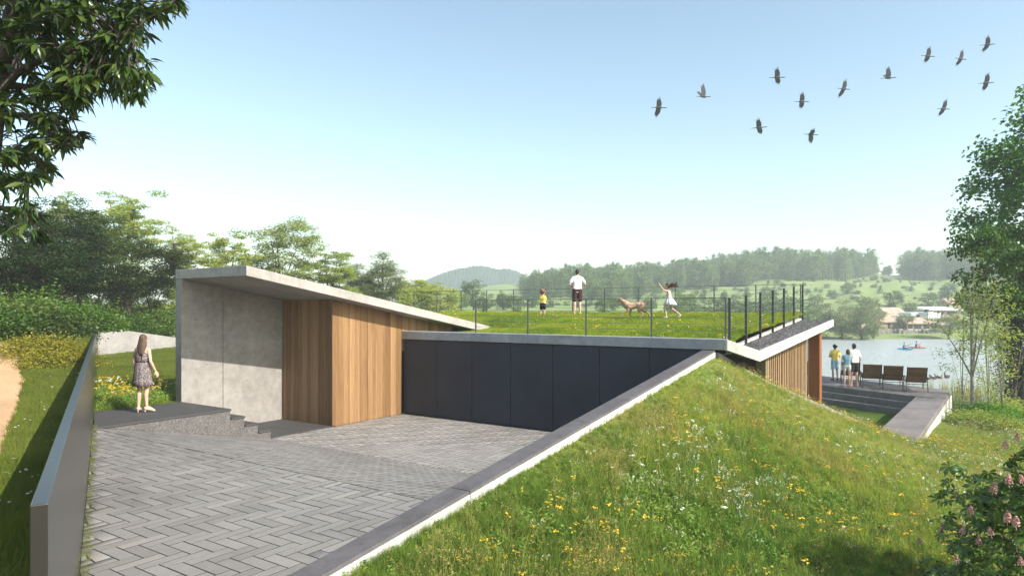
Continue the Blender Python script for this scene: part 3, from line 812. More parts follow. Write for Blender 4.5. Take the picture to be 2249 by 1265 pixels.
# ------------------------------------------------------------------ vegetation
G = {}
G['grass_mead'] = foliage('meadow_grass', [(0.085, 0.17, 0.024), (0.18, 0.30, 0.036), (0.33, 0.435, 0.055), (0.41, 0.475, 0.078), (0.48, 0.48, 0.13)], 0.42, 0.6, 0.45, gloss=0.2, upright=0.6)
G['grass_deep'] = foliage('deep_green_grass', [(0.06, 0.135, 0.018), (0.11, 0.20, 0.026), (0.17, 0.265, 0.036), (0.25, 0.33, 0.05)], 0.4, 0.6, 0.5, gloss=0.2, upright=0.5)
G['grass_dry'] = foliage('dry_grass', [(0.33, 0.31, 0.085), (0.43, 0.36, 0.12), (0.46, 0.35, 0.13)], 0.35, 0.7, 0.4, gloss=0.15, upright=0.5)
G['weed'] = foliage('meadow_leaf', [(0.10, 0.22, 0.03), (0.18, 0.30, 0.045), (0.27, 0.37, 0.07)], 0.35, 0.5, 0.5, upright=0.4)
G['grass_lawn'] = foliage('lawn_grass', [(0.17, 0.26, 0.012), (0.25, 0.34, 0.018), (0.33, 0.39, 0.028)], 0.35, 0.6, 0.5, gloss=0.15, upright=0.6)
G['grass_side'] = foliage('side_grass', [(0.105, 0.15, 0.018), (0.165, 0.21, 0.028), (0.235, 0.26, 0.046)], 0.35, 0.6, 0.6, gloss=0.15, upright=0.6)
G['yellow'] = plain('yellow_petals', (0.80, 0.52, 0.03), 0.6, 0, 0.2, 20)
G['cream'] = plain('white_petals', (0.80, 0.80, 0.70), 0.6, 0, 0.08, 20)
G['rust'] = plain('rust_seed_heads', (0.30, 0.17, 0.05), 0.7, 0, 0.3, 20)
G['bark'] = plain('bark', (0.070, 0.055, 0.042), 0.9, 0, 0.45, 9, 0.6, True)
G['bark_pale'] = plain('pale_bark', (0.25, 0.235, 0.19), 0.85, 0, 0.35, 7, 0.5, True)

def blades(rng, n, h, w, spread, bend, seg=2):
    """a tuft of n bent grass blades as quads (the last one closes to a point)"""
    V, Fc = [], []
    for _ in range(n):
        a = rng.uniform(0, 2 * math.pi); rr = spread * math.sqrt(rng.uniform())
        base = np.array([rr * math.cos(a), rr * math.sin(a), 0.0])
        az = rng.uniform(0, 2 * math.pi); d = np.array([math.cos(az), math.sin(az), 0]); p = np.array([-d[1], d[0], 0])
        hh_ = h * rng.uniform(0.55, 1.1); bb = bend * rng.uniform(0.3, 1.3) * hh_
        k = len(V)
        for i in range(seg + 1):
            t = i / seg
            c = base + d * bb * t * t + np.array([0, 0, hh_ * (t - 0.15 * bend * t * t)])
            ww_ = w * (1 - 0.92 * t) / 2
            V += [c - p * ww_, c + p * ww_]
        for i in range(seg): Fc.append((k + 2 * i, k + 2 * i + 1, k + 2 * i + 3, k + 2 * i + 2))
    return np.array(V), np.array(Fc)
def leaf_quads(rng, cen, nrm_up, L, Wd, droop=0.25):
    """rhombic leaves (two triangles each as one quad); cen (n,3)"""
    n = len(cen)
    d = rng.normal(size=(n, 3)); d[:, 2] = d[:, 2] * 0.5 - droop; d /= np.linalg.norm(d, axis=1, keepdims=True)
    up = rng.normal(size=(n, 3)) * (1 - nrm_up); up[:, 2] += nrm_up + 0.15
    s = np.cross(d, up); s /= np.linalg.norm(s, axis=1, keepdims=True) + 1e-9
    nn = np.cross(s, d)
    l = L * rng.uniform(0.7, 1.25, (n, 1)); w = Wd * rng.uniform(0.75, 1.2, (n, 1))
    fold = nn * w * 0.18
    v = np.stack([cen, cen + d * l * 0.45 + s * w * 0.5 + fold, cen + d * l - nn * l * 0.12, cen + d * l * 0.45 - s * w * 0.5 + fold], 1).reshape(-1, 3)
    f = np.arange(4 * n).reshape(n, 4)
    return v, f

PROTO = {}
def proto_coll(name, meshes):
    c = bpy.data.collections.new(name)
    for i, me in enumerate(meshes):
        o = bpy.data.objects.new(f'{name}_{i:02d}', me); c.objects.link(o)
    PROTO[name] = c
    return c
def scatter_tree(coll):
    ng = bpy.data.node_groups.new('scatter_' + coll.name, 'GeometryNodeTree')
    ng.interface.new_socket('Geometry', in_out='INPUT', socket_type='NodeSocketGeometry')
    ng.interface.new_socket('Geometry', in_out='OUTPUT', socket_type='NodeSocketGeometry')
    n = ng.nodes
    gi, go = n.new('NodeGroupInput'), n.new('NodeGroupOutput')
    ip = n.new('GeometryNodeInstanceOnPoints'); ci = n.new('GeometryNodeCollectionInfo')
    ci.inputs['Collection'].default_value = coll
    ci.inputs['Separate Children'].default_value = True; ci.inputs['Reset Children'].default_value = True
    def attr(nm, t):
        a = n.new('GeometryNodeInputNamedAttribute'); a.data_type = t; a.inputs[0].default_value = nm; return a.outputs[0]
    er = n.new('FunctionNodeEulerToRotation')
    L = ng.links.new
    L(gi.outputs[0], ip.inputs['Points']); L(ci.outputs[0], ip.inputs['Instance'])
    ip.inputs['Pick Instance'].default_value = True
    L(attr('idx', 'INT'), ip.inputs['Instance Index'])
    L(attr('rot', 'FLOAT_VECTOR'), er.inputs[0]); L(er.outputs[0], ip.inputs['Rotation'])
    L(attr('scl', 'FLOAT_VECTOR'), ip.inputs['Scale'])
    L(ip.outputs[0], go.inputs[0])
    return ng
def scatter(name, label, cat, coll, pts, rot, scl, idx, parent=None):
    n = len(pts)
    me = bpy.data.meshes.new(name)
    me.vertices.add(n); me.vertices.foreach_set('co', np.asarray(pts, np.float32).ravel())
    for nm, t, arr in (('rot', 'FLOAT_VECTOR', rot), ('scl', 'FLOAT_VECTOR', scl)):
        at_ = me.attributes.new(nm, t, 'POINT'); at_.data.foreach_set('vector', np.asarray(arr, np.float32).ravel())
    at_ = me.attributes.new('idx', 'INT', 'POINT'); at_.data.foreach_set('value', np.asarray(idx, np.int32))
    me.update()
    o = bpy.data.objects.new(name, me); link(o, parent)
    md = o.modifiers.new('scatter', 'NODES'); md.node_group = scatter_tree(coll)
    return tag(o, label, cat, None, 'stuff')
def yaw(n, rng, lean=0.15):
    r = np.zeros((n, 3)); r[:, 2] = rng.uniform(0, 2 * math.pi, n); r[:, 0] = rng.normal(0, lean, n); r[:, 1] = rng.normal(0, lean, n); return r
def s3(s): return np.repeat(np.asarray(s)[:, None], 3, 1)

rg = np.random.default_rng(11)
# grass tufts
def tuft(name, n, h, w, spread, bend, m, seg=2):
    v, f = blades(rg, n, h, w, spread, bend, seg); return me_from(name, v, f, m)
def weed_mesh(name):
    c = np.stack([rg.normal(0, 0.05, 26), rg.normal(0, 0.05, 26), rg.uniform(0.02, 0.26, 26)], -1)
    v, f = leaf_quads(rg, c, 0.6, 0.075, 0.028, 0.1)
    b_ = Bag(); b_.add(v, f); v2, f2 = blades(rg, 8, 0.26, 0.008, 0.04, 0.3); b_.add(v2, f2)
    return b_.mesh(name, G['weed'])
def seed_mesh(name):
    b_ = Bag(); v, f = blades(rg, 7, 0.55, 0.004, 0.06, 0.35, 3); b_.add(v, f, 0)
    c = v.reshape(7, -1, 3)[:, -1]; c = np.repeat(c, 7, 0) + rg.normal(0, 0.012, (49, 3)) * [1, 1, 2.5]
    v2, f2 = leaf_quads(rg, c, 0.2, 0.03, 0.008, -0.3); b_.add(v2, f2, 0)
    return b_.mesh(name, G['grass_dry'])
mead_protos = [tuft('meadow_tuft', 34, 0.30, 0.009, 0.11, 0.55, G['grass_mead']) for _ in range(3)] + [tuft('tall_tuft', 22, 0.46, 0.008, 0.10, 0.6, G['grass_mead'], 3) for _ in range(2)] + \
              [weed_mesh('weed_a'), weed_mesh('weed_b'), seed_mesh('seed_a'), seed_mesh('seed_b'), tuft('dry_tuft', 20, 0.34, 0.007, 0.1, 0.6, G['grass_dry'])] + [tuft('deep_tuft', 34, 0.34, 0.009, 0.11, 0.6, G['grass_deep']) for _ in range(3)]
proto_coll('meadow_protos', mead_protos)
def disc(c, r, n=6, tilt=0.0, ph=0.0):
    t = ph + np.arange(n) * 2 * math.pi / n
    return np.stack([c[0] + r * np.cos(t), c[1] + r * np.sin(t), c[2] + r * tilt * np.cos(t)], -1)
def flower_mesh(name, hgt, heads, rad, spread, m, flat=True):
    b_ = Bag(); tops = []
    for i in range(heads):
        top = np.array([rg.normal(0, spread), rg.normal(0, spread), hgt * rg.uniform(0.82, 1.05)])
        tops.append(top)
        b_.tube([np.array([rg.normal(0, 0.01), rg.normal(0, 0.01), 0]), top * [0.4, 0.4, 0.6], top], [0.003, 0.0025, 0.002], 3, 0)
    for tp_ in tops:
        k = 9 if flat else 6
        for j in range(k):
            a = rg.uniform(0, 6.28); rr = rad * math.sqrt(rg.uniform())
            c = tp_ + np.array([rr * math.cos(a), rr * math.sin(a), rg.normal(0, 0.004 if flat else 0.02)])
            b_.add(disc(c, rad * rg.uniform(0.28, 0.5), 4, rg.normal(0, 0.5), rg.uniform(0, 6)), [(0, 1, 2, 3)], 1)
            b_.add(disc(c - [0, 0, 0.006], rad * 0.3, 4, rg.normal(0, 0.9), rg.uniform(0, 6)), [(0, 1, 2, 3)], 1)
    return b_.mesh(name, [G['weed'], m])
fl_protos = [flower_mesh('flower_y', 0.46, 3, 0.026, 0.06, G['yellow']), flower_mesh('flower_y', 0.40, 2, 0.034, 0.04, G['yellow']), flower_mesh('flower_y', 0.5, 5, 0.020, 0.09, G['yellow']),
             flower_mesh('flower_w', 0.5, 5, 0.022, 0.11, G['cream'], False), flower_mesh('flower_w', 0.48, 2, 0.036, 0.05, G['cream']), flower_mesh('flower_w', 0.55, 9, 0.014, 0.14, G['cream'], False),
             flower_mesh('flower_r', 0.45, 4, 0.018, 0.08, G['rust'], False)]
proto_coll('flower_protos', fl_protos)

# the meadow: denser near the camera
def mead_pts(n, far):
    y = rg.uniform(0.6, 10.4, n) * H; t = rg.uniform(0, 1, n) ** 1.2 * 5.2
    yh = y / H
    lx = np.where(yh < 4.66, -1.432, np.where(yh < 6.6, kerb_x(np.clip(yh, 4.66, 6.6)) + 0.012, -0.30 + 0.05 * (yh - 6)))
    x = (lx + t) * H
    r, w = w2cam(x, y)
    ok = (w > 5.4) & (np.abs(r / np.maximum(w, 0.1) - 0.1) < 0.82) & (w < 34)
    ok &= rg.uniform(0, 1, n) < np.clip((11.0 / np.maximum(w, 1)) ** far, 0.0, 1.0)
    # keep off the terrace arm
    ok &= ~((yh > 6.0) & (x / H < -0.285 + 0.048 * (yh - 6.0)))
    x, y = x[ok], y[ok]
    return np.stack([x, y, zmead_m(x, y)], -1), t[ok], w[ok]
pt, tt_, w_ = mead_pts(165000, 0.8)
n = len(pt)
nz = vnoise(pt[:, 0], pt[:, 1], 0.9); nz2 = vnoise(pt[:, 0], pt[:, 1], 0.45, 5)
kind = rg.choice([0, 1, 2, 3, 4, 5, 6, 7, 8, 9], n, p=[.18, .18, .18, .07, .06, .09, .08, .05, .04, .07])
nz3 = vnoise(pt[:, 0], pt[:, 1], 1.5, 13)
kind = np.where((nz > 0.25) & (rg.uniform(0, 1, n) < 0.55), rg.choice([7, 8, 9, 9], n), kind)
kind = np.where((nz3 > 0.35) & (rg.uniform(0, 1, n) < 0.55), rg.choice([5, 6], n), kind)
kind = np.where((pt[:, 1] > 4.3 * H) & (rg.uniform(0, 1, n) < 0.25), rg.integers(7, 10, n), kind)
kind = np.where((kind >= 7) & (kind <= 9) & (rg.uniform(0, 1, n) < np.clip((3.4 - pt[:, 1] / H) / 2.2, 0, 0.6)), 0, kind)
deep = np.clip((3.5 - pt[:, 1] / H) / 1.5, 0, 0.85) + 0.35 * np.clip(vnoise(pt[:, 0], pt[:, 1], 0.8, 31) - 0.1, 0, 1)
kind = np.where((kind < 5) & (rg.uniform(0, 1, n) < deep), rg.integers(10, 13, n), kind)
edge_s = np.clip(0.35 + tt_ * 3.0, 0, 1)
far_s = np.where(pt[:, 1] > 6.4 * H, 0.5, np.where(pt[:, 1] > 4.0 * H, 0.72, 1.0)) * (1 - 0.25 * np.clip((pt[:, 1] / H - 2.0) / 3, 0, 1))
sc_ = rg.uniform(0.45, 1.2, n) * edge_s * far_s * (1 + 0.38 * nz2) * 0.74
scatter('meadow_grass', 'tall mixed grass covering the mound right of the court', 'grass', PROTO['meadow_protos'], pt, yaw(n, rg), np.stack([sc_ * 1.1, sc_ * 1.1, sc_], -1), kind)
print('meadow', n)
pf2, tf, wf = mead_pts(62000, 0.35)
dens = 0.5 + 0.5 * vnoise(pf2[:, 0], pf2[:, 1], 1.1, 8)
keep = rg.uniform(0, 1, len(pf2)) < np.clip(dens * 1.1 - 0.15, 0.03, 1) * np.clip(tf * 4 - 0.3, 0, 1) * 0.46
pf2, wf = pf2[keep], wf[keep]; n = len(pf2)
wn_ = vnoise(pf2[:, 0], pf2[:, 1], 0.7, 21)
kd = np.where(wn_ > 0.0, rg.choice([0, 3, 4, 5, 6], n, p=[.3, .25, .15, .2, .1]), rg.choice([0, 1, 2, 3, 6], n, p=[.3, .22, .3, .06, .12]))
sf = rg.uniform(0.38, 0.74, n) * np.where(pf2[:, 1] > 4.0 * H, 0.8, 0.95)
scatter('meadow_flowers', 'yellow and white wild flowers scattered through the tall meadow grass', 'wild flowers', PROTO['flower_protos'], pf2, yaw(n, rg), s3(sf), kd)

# roof lawn
lawn_protos = [tuft('lawn_tuft', 26, 0.075, 0.010, 0.10, 0.5, G['grass_lawn']) for _ in range(3)]
fl_small = []
for m_ in (G['yellow'], G['cream']):
    b_ = Bag()
    for k in range(3):
        c = np.array([rg.normal(0, 0.05), rg.normal(0, 0.05), 0.075]); b_.add(disc(c, 0.014, 4, 0.3), [(0, 1, 2, 3)]); b_.add(disc(c + [0, 0, -0.004], 0.012, 4, -0.6), [(0, 1, 2, 3)])
    fl_small.append(b_.mesh('lawn_flower', m_))
proto_coll('lawn_protos', lawn_protos + fl_small + [tuft('lawn_dry', 24, 0.065, 0.009, 0.10, 0.6, G['grass_dry']), tuft('lawn_deep', 26, 0.085, 0.010, 0.10, 0.6, G['grass_deep'])])
n0 = 62000
x = rg.uniform(-8.3, -1.36, n0); y = rg.uniform(4.755, 7.27, n0)
ok = ~((x < -4.235) & (y < 5.95)) & ~((x < -5.24) & (y < 6.3)) & (rg.uniform(0, 1, n0) < np.where(x < -5, 0.45, 1.0))
x, y = x[ok], y[ok]
kd = np.where(rg.uniform(0, 1, len(x)) < 0.02, rg.choice([3, 3, 3, 4], len(x)), rg.integers(0, 3, len(x)))
ln_ = vnoise(x * H, y * H, 0.9, 17)
kd = np.where((kd < 3) & (ln_ > 0.2) & (rg.uniform(0, 1, len(x)) < 0.28), 5, np.where((kd < 3) & (ln_ < -0.15) & (rg.uniform(0, 1, len(x)) < 0.45), 6, kd))
sc_ = rg.uniform(0.6, 1.3, len(x)) * (1 + 0.3 * vnoise(x * H, y * H, 1.7, 4)) * (1 - 0.1 * (x > -1.40))
scatter('lawn_grass', 'short bright green grass growing on the roof', 'grass', PROTO['lawn_protos'], np.stack([x * H, y * H, zlawn(x, y) * H], -1), yaw(len(x), rg), s3(sc_), kd)
# lower lawn by the terrace
n0 = 9000
x = rg.uniform(-1.6, -0.45, n0); y = rg.uniform(6.3, 9.2, n0)
rr, _ = np.zeros(n0), 0
dfr = (x - A0.x) * fn.x + (y - A0.y) * fn.y             # distance in front of the deck edge
ok = (dfr > 0.205) & (x < -0.57 + (y - 6.5) * 0.045) & (x > kerb_x(np.clip(y, 4.66, 6.6)) - 0.02)
x, y = x[ok], y[ok]
scatter('lower_grass', 'short grass strip at the foot of the terrace steps', 'grass', PROTO['lawn_protos'], np.stack([x * H, y * H, np.full(len(x), -0.212 * H)], -1), yaw(len(x), rg), s3(rg.uniform(0.8, 1.3, len(x))), rg.integers(0, 3, len(x)))
# side lawn and garden plot
side_protos = [tuft('side_tuft', 26, 0.10, 0.009, 0.11, 0.6, G['grass_side']) for _ in range(3)] + fl_small
proto_coll('side_protos', side_protos)
n0 = 42000
s = rg.uniform(-1, 22, n0) ** 1.0; t = rg.uniform(WALL_T * H + 0.05, 7.5, n0)
wx = WB[0] * H + UX * s - UY * t; wy = WB[1] * H + UY * s + UX * t
r, w = w2cam(wx, wy)
ok = (r / np.maximum(w, .1) > -0.86) & (w > 2.5) & ~in_path(s, t)
s, t, wx, wy = s[ok], t[ok], wx[ok], wy[ok]
kd = np.where(rg.uniform(0, 1, len(s)) < 0.012, 4, rg.integers(0, 3, len(s)))
scatter('side_grass', 'mown grass between the dirt path and the steel wall', 'grass', PROTO['side_protos'], np.stack([wx, wy, zleft(s, t)], -1), yaw(len(s), rg), s3(rg.uniform(0.7, 1.3, len(s))), kd)
n0 = 110000
x = rg.uniform(-11.8, -5.10, n0); y = rg.uniform(2.0, 8.0, n0)
r, w = w2cam(x, y)
ok = (y > wall_line_y(x) + 0.01) & (r / w > -0.66) & (r / w < -0.47) & (w < 10.4)
gl = (x * H - gA.x) * (-dv.y) + (y * H - gA.y) * dv.x
ok &= (gl < 0) & ~((x > -5.26) & (y > 2.78))
x, y, w = x[ok], y[ok], w[ok]
bb = smooth01((6.3 - w) / 0.8)
proto_coll('plot_protos', side_protos[:3] + [weed_mesh('weed_c'), tuft('plot_tuft', 22, 0.26, 0.010, 0.1, 0.6, G['grass_mead']), fl_protos[0], fl_protos[2], fl_protos[4]])
kd = np.where(rg.uniform(0, 1, len(x)) < bb * 0.55, rg.choice([3, 4, 5, 6, 7], len(x), p=[.42, .38, .10, .07, .03]), rg.integers(0, 3, len(x)))
scatter('plot_grass', 'grass and low flowers on the garden plot beside the platform', 'grass', PROTO['plot_protos'], np.stack([x * H, y * H, zplot(x, y) * H], -1), yaw(len(x), rg), s3(rg.uniform(0.6, 1.1, len(x))), kd)
# grass growing from the joint along the steel wall
n0 = 420
s = rg.uniform(0.3, 4.0, n0) * H
wx = WB[0] * H + UX * s + UY * 0.02; wy = WB[1] * H + UY * s - UX * 0.02
o = np.stack([wx + UY * rg.uniform(0, 0.05, n0), wy - UX * rg.uniform(0, 0.05, n0), np.full(n0, PL * H - 0.01)], -1)
scatter('joint_grass', 'thin grass sprouting along the foot of the steel wall', 'grass', PROTO['side_protos'], o, yaw(n0, rg), s3(rg.uniform(0.15, 0.42, n0)), rg.integers(0, 3, n0))
# slate chips on the gravel strip
chip = []
for k in range(4):
    v = np.array([(-.5, -.4, 0), (.45, -.5, 0), (.5, .42, 0), (-.42, .5, 0), (-.4, -.3, .35), (.36, -.4, .3), (.4, .3, .38), (-.3, .4, .3)]) * (1 + rg.normal(0, .14, (8, 1)))
    chip.append(me_from('slate_chip', v, HEXF, None))
M['chip'] = plain('slate_chip', (0.095, 0.09, 0.088), 0.5, 0, 0.6, 9, spec=0.5)
for c in chip: c.materials.append(M['chip'])
proto_coll('chip_protos', chip)
n0 = 11000
y = rg.uniform(4.70, 7.25, n0); f_ = rg.uniform(0, 1, n0)
xr = np.where(y < 4.83, -1.366 + (y - 4.66) * (0.175 / 0.17), np.interp(y, [4.83, 7.26], [-1.191, -1.08]))
x = -1.36 + (xr + 1.36) * f_
z = 0.694 + 0.0715 * (y - 4.655)
rot = np.stack([rg.normal(0, .45, n0), rg.normal(0, .45, n0), rg.uniform(0, 6.28, n0)], -1)
scatter('slate_gravel', 'dark slate chippings lying on the folded roof edge', 'gravel', PROTO['chip_protos'], np.stack([x * H, y * H, z * H + 0.002], -1), rot, s3(rg.uniform(0.022, 0.055, n0)), rg.integers(0, 4, n0))

# ------------------------------------------------------------------ trees
def tree_meshes(seed, hgt, th, crown, nclump, nleaf, L, Wd, cr, trad, mleaf, mbark, upn=0.55, droop=0.2, limbs=7, flat=0.55, stems=1, outline=0.3, shell=0.5, lean=0.0, tips=True):
    """crown = (cz, rx, ry, rz): centre height and radii; returns (wood mesh, leaf mesh)"""
    g = np.random.default_rng(seed)
    cz, rx, ry, rz = crown
    d = g.normal(size=(nclump, 3)); d /= np.linalg.norm(d, axis=1, keepdims=True)
    rad = shell + (1 - shell) * g.uniform(0, 1, nclump) ** 0.7
    ol = 1 + outline * (np.sin(d[:, 0] * 4 + seed) + np.sin(d[:, 1] * 5 + 2 * seed) + np.sin(d[:, 2] * 6 + seed * 3)) / 2 + g.normal(0, 0.07, nclump)
    C = d * (rad * ol)[:, None] * [rx, ry, rz] + [lean * hgt * 0.3, 0, cz]
    C[:, 2] = np.maximum(C[:, 2], th * 0.75)
    wd = Bag()
    paths = []
    for s_ in range(stems):
        off = g.normal(0, 0.25, 3) * (stems > 1) * [1, 1, 0]
        topz = min(cz + rz * 0.55, hgt * 0.85)
        tp_ = np.array([g.normal(0, rx * (0.12 if stems == 1 else 0.4)), g.normal(0, ry * (0.12 if stems == 1 else 0.4)), topz]) + [lean * hgt * 0.3, 0, 0]
        md_ = np.array([off[0] + g.normal(0, 0.06) * hgt * 0.1, off[1] + g.normal(0, 0.06) * hgt * 0.1, th])
        pth = bez(off * 0.5, md_ * [1.2, 1.2, 1], tp_, 10)
        wd.tube(pth, np.linspace(trad, trad * 0.22, 10) / math.sqrt(stems), 7); paths.append((pth, trad / math.sqrt(stems)))
    lp = []
    for k in range(limbs):
        pth, tr_ = paths[k % stems]
        i = 3 + (k * 5) % 5 if stems == 1 else 2 + k % 5
        st = pth[min(i, 8)]
        e = C[g.integers(0, nclump)] * 0.9 + [0, 0, 0.1 * cz]
        mdp = (st + e) / 2 + [0, 0, 0.12 * np.linalg.norm(e - st)]
        q_ = bez(st, mdp, e, 8); wd.tube(q_, np.linspace(tr_ * 0.42, tr_ * 0.08, 8), 5); lp.append(q_)
    S = np.concatenate(lp + [p[5:] for p, _ in paths])
    if tips:
        for c in C:
            k = np.argmin(((S - c) ** 2).sum(1)); a_ = S[k]
            if np.linalg.norm(c - a_) > 0.05:
                wd.tube(bez(a_, (a_ + c) / 2 + [0, 0, 0.08 * np.linalg.norm(c - a_)], c, 4), np.linspace(trad * 0.12, trad * 0.03, 4), 4)
    cs = g.uniform(0.65, 1.3, nclump)
    per = np.maximum(2, (nleaf * cs / cs.sum() * 1.0)).astype(int)
    cen = np.repeat(C, per, 0); csr = np.repeat(cs, per)
    o3 = g.normal(size=(len(cen), 3)); o3 /= np.linalg.norm(o3, axis=1, keepdims=True)
    o3 *= (g.uniform(0, 1, (len(cen), 1)) ** 0.5)
    cen = cen + o3 * [cr, cr, cr * flat] * csr[:, None]
    v, f = leaf_quads(g, cen, upn, L, Wd, droop)
    return wd.mesh('trunk', mbark, True), me_from('crown', v, f, mleaf)
def place_tree(name, label, cat, meshes, loc, rz=0.0, scale=(1, 1, 1), group=None):
    root = empty(name, loc, rz); root.scale = scale
    tag(root, label, cat, group, 'thing')
    mob('trunk', meshes[0], root, False); mob('crown', meshes[1], root, False)
    return root
TL = {
 'dark': foliage('dark_leaf', [(0.009, 0.024, 0.006), (0.019, 0.042, 0.010), (0.042, 0.078, 0.018)], 0.18, 0.55, gloss=0.12),
 'olive': foliage('olive_leaf', [(0.030, 0.050, 0.011), (0.052, 0.074, 0.016), (0.10, 0.125, 0.028)], 0.22, 0.55, gloss=0.12),
 'mid': foliage('mid_leaf', [(0.050, 0.088, 0.020), (0.090, 0.135, 0.030), (0.145, 0.195, 0.05)], 0.32, 0.5),
 'light': foliage('light_leaf', [(0.25, 0.33, 0.07), (0.36, 0.43, 0.105), (0.46, 0.50, 0.15)], 0.48, 0.55, upright=0.35),
 'grey': foliage('grey_leaf', [(0.15, 0.20, 0.09), (0.22, 0.27, 0.13), (0.30, 0.34, 0.18)], 0.38, 0.6, upright=0.3),
 'light2': foliage('pale_grey_leaf', [(0.23, 0.29, 0.10), (0.32, 0.38, 0.14), (0.42, 0.46, 0.19)], 0.45, 0.55, upright=0.35),
 'vivid': foliage('vivid_leaf', [(0.06, 0.17, 0.016), (0.11, 0.26, 0.026), (0.19, 0.36, 0.042)], 0.38, 0.5, upright=0.25),
 'far': foliage('far_leaf', [(0.075, 0.130, 0.045), (0.12, 0.19, 0.060), (0.19, 0.27, 0.085)], 0.3, 0.6, upright=0.2),
 'ivy': foliage('ivy_leaf', [(0.045, 0.105, 0.012), (0.085, 0.165, 0.020), (0.15, 0.225, 0.036)], 0.3, 0.5),
 'gold': foliage('gold_shrub_leaf', [(0.14, 0.15, 0.012), (0.22, 0.215, 0.018), (0.30, 0.26, 0.03)], 0.3, 0.5),
 'maple': foliage('maple_leaf', [(0.035, 0.09, 0.012), (0.075, 0.16, 0.02), (0.13, 0.24, 0.03)], 0.35, 0.45),
}
def gz(x, w):
    a = (x - CX) / F
    return float(zfar(a, w))
def ground_left(p):
    s, t = st_of(p); return float(zleft(np.array(s), np.array(t)))
def tree_at(name, label, cat, ms, x, w, z=None, rz=0.0, scale=(1, 1, 1), group=None):
    p = cam2w((x - CX) / F * w, w, 0)
    p.z = z if z is not None else gz(x, w)
    return place_tree(name, label, cat, ms, p, rz, scale, group)
BK = G['bark']
def fit(ms, wpx, ytop, w, z):
    co = np.empty(len(ms[1].vertices) * 3, np.float32); ms[1].vertices.foreach_get('co', co); co = co.reshape(-1, 3)
    wid = np.percentile(co[:, 0], 98) - np.percentile(co[:, 0], 2); top = np.percentile(co[:, 2], 99.3)
    sx = wpx * w / F / wid; sz = (H + (HY - ytop) / F * w - z) / top
    return (sx, sx, sz)
T_dark = tree_meshes(1, 7.0, 1.4, (3.9, 2.7, 2.7, 2.7), 190, 24000, 0.13, 0.07, 0.62, 0.22, TL['dark'], BK, limbs=9)
T_olive = tree_meshes(2, 6.6, 1.3, (3.6, 2.9, 2.7, 1.9), 210, 26000, 0.13, 0.06, 0.55, 0.15, TL['olive'], BK, limbs=12, stems=5, shell=0.5, outline=0.13, flat=0.4)
T_mid = tree_meshes(3, 8.0, 2.0, (5.2, 2.3, 2.3, 2.8), 150, 17000, 0.15, 0.075, 0.55, 0.18, TL['mid'], BK, limbs=8)
T_light = tree_meshes(4, 10.0, 3.2, (6.8, 2.7, 2.6, 3.2), 95, 13500, 0.16, 0.09, 0.62, 0.15, TL['light'], BK, limbs=9, flat=0.42, outline=0.4, shell=0.35)
T_light2 = tree_meshes(5, 8.0, 2.0, (5.0, 2.4, 2.4, 2.7), 90, 12500, 0.17, 0.095, 0.60, 0.14, TL['light'], BK, limbs=8, flat=0.45, outline=0.35, shell=0.3)
T_tier = tree_meshes(6, 10.0, 2.0, (5.8, 2.5, 2.5, 3.9), 120, 14000, 0.19, 0.09, 0.70, 0.15, TL['light2'], BK, limbs=10, flat=0.6, outline=0.35, shell=0.35)
T_willow = tree_meshes(7, 9.0, 1.5, (5.2, 1.45, 1.45, 3.8), 120, 14000, 0.20, 0.055, 0.55, 0.18, TL['grey'], BK, limbs=8, flat=0.9, droop=-0.3, outline=0.2)
T_bush = tree_meshes(8, 3.2, 0.5, (1.7, 2.0, 2.0, 1.5), 100, 9500, 0.15, 0.08, 0.45, 0.1, TL['light'], BK, limbs=6, stems=3)
GRPL = 'trees along the left edge of the grounds'
gl_ = lambda x, w: ground_left(cam2w((x - CX) / F * w, w, 0))
TR = [('broadleaf_tree', 'large dark evergreen tree standing at the far left behind the hedge', T_dark, 35, 25.5, 2.65, 0.3, 215, 452),
 ('broadleaf_tree', 'dark green tree between the far left evergreen and the round olive tree', T_dark, 125, 29, 2.6, 2.1, 170, 480),
 ('broadleaf_tree', 'round dense olive green tree with several stems behind the steel wall', T_olive, 268, 37.0, 2.35, 0.9, 245, 522),
 ('broadleaf_tree', 'mid green tree rising behind the left shoulder of the round olive tree', T_mid, 175, 31, 2.8, 1.3, 165, 448),
 ('broadleaf_tree', 'tall airy pale green tree rising above the round olive tree', T_light, 268, 43, 2.9, 0.2, 165, 426),
 ('broadleaf_tree', 'pale yellowish treetop between the dark trees at the far left', T_light, 140, 40, 3.0, 2.9, 120, 430),
 ('broadleaf_tree', 'small airy pale tree just left of the front corner of the roof', T_light, 394, 45, 3.0, 1.6, 108, 503),
 ('broadleaf_tree', 'spreading pale tree right behind the front corner of the roof', T_light2, 505, 43, 3.0, 0.6, 125, 520),
 ('broadleaf_tree', 'tallest grey green tiered tree behind the sloping roof', T_tier, 620, 46, 3.0, 1.1, 160, 482),
 ('broadleaf_tree', 'light green tree right of the tall tiered tree behind the roof', T_light2, 722, 48, 3.0, 2.4, 115, 548),
 ('willow_tree', 'slim pale willow, shorter of the pair behind the sloping roof', T_willow, 792, 55, 3.0, 0.4, 62, 582),
 ('willow_tree', 'slim grey willow, taller of the pair behind the sloping roof', T_willow, 838, 56, 3.0, 1.9, 78, 557),
 ('broadleaf_tree', 'pale yellow green bushy tree right of the taller willow', T_light2, 905, 62, 2.8, 3.3, 110, 612),
 ('broadleaf_tree', 'low pale tree at the left end of the back railing', T_bush, 960, 70, 2.6, 0.5, 90, 628)]
for (nm, lb, ms, x, w, z, rz, wpx, yt) in TR:
    tree_at(nm, lb, 'tree', ms, x, w, z, rz, fit(ms, wpx, yt, w, z), GRPL)
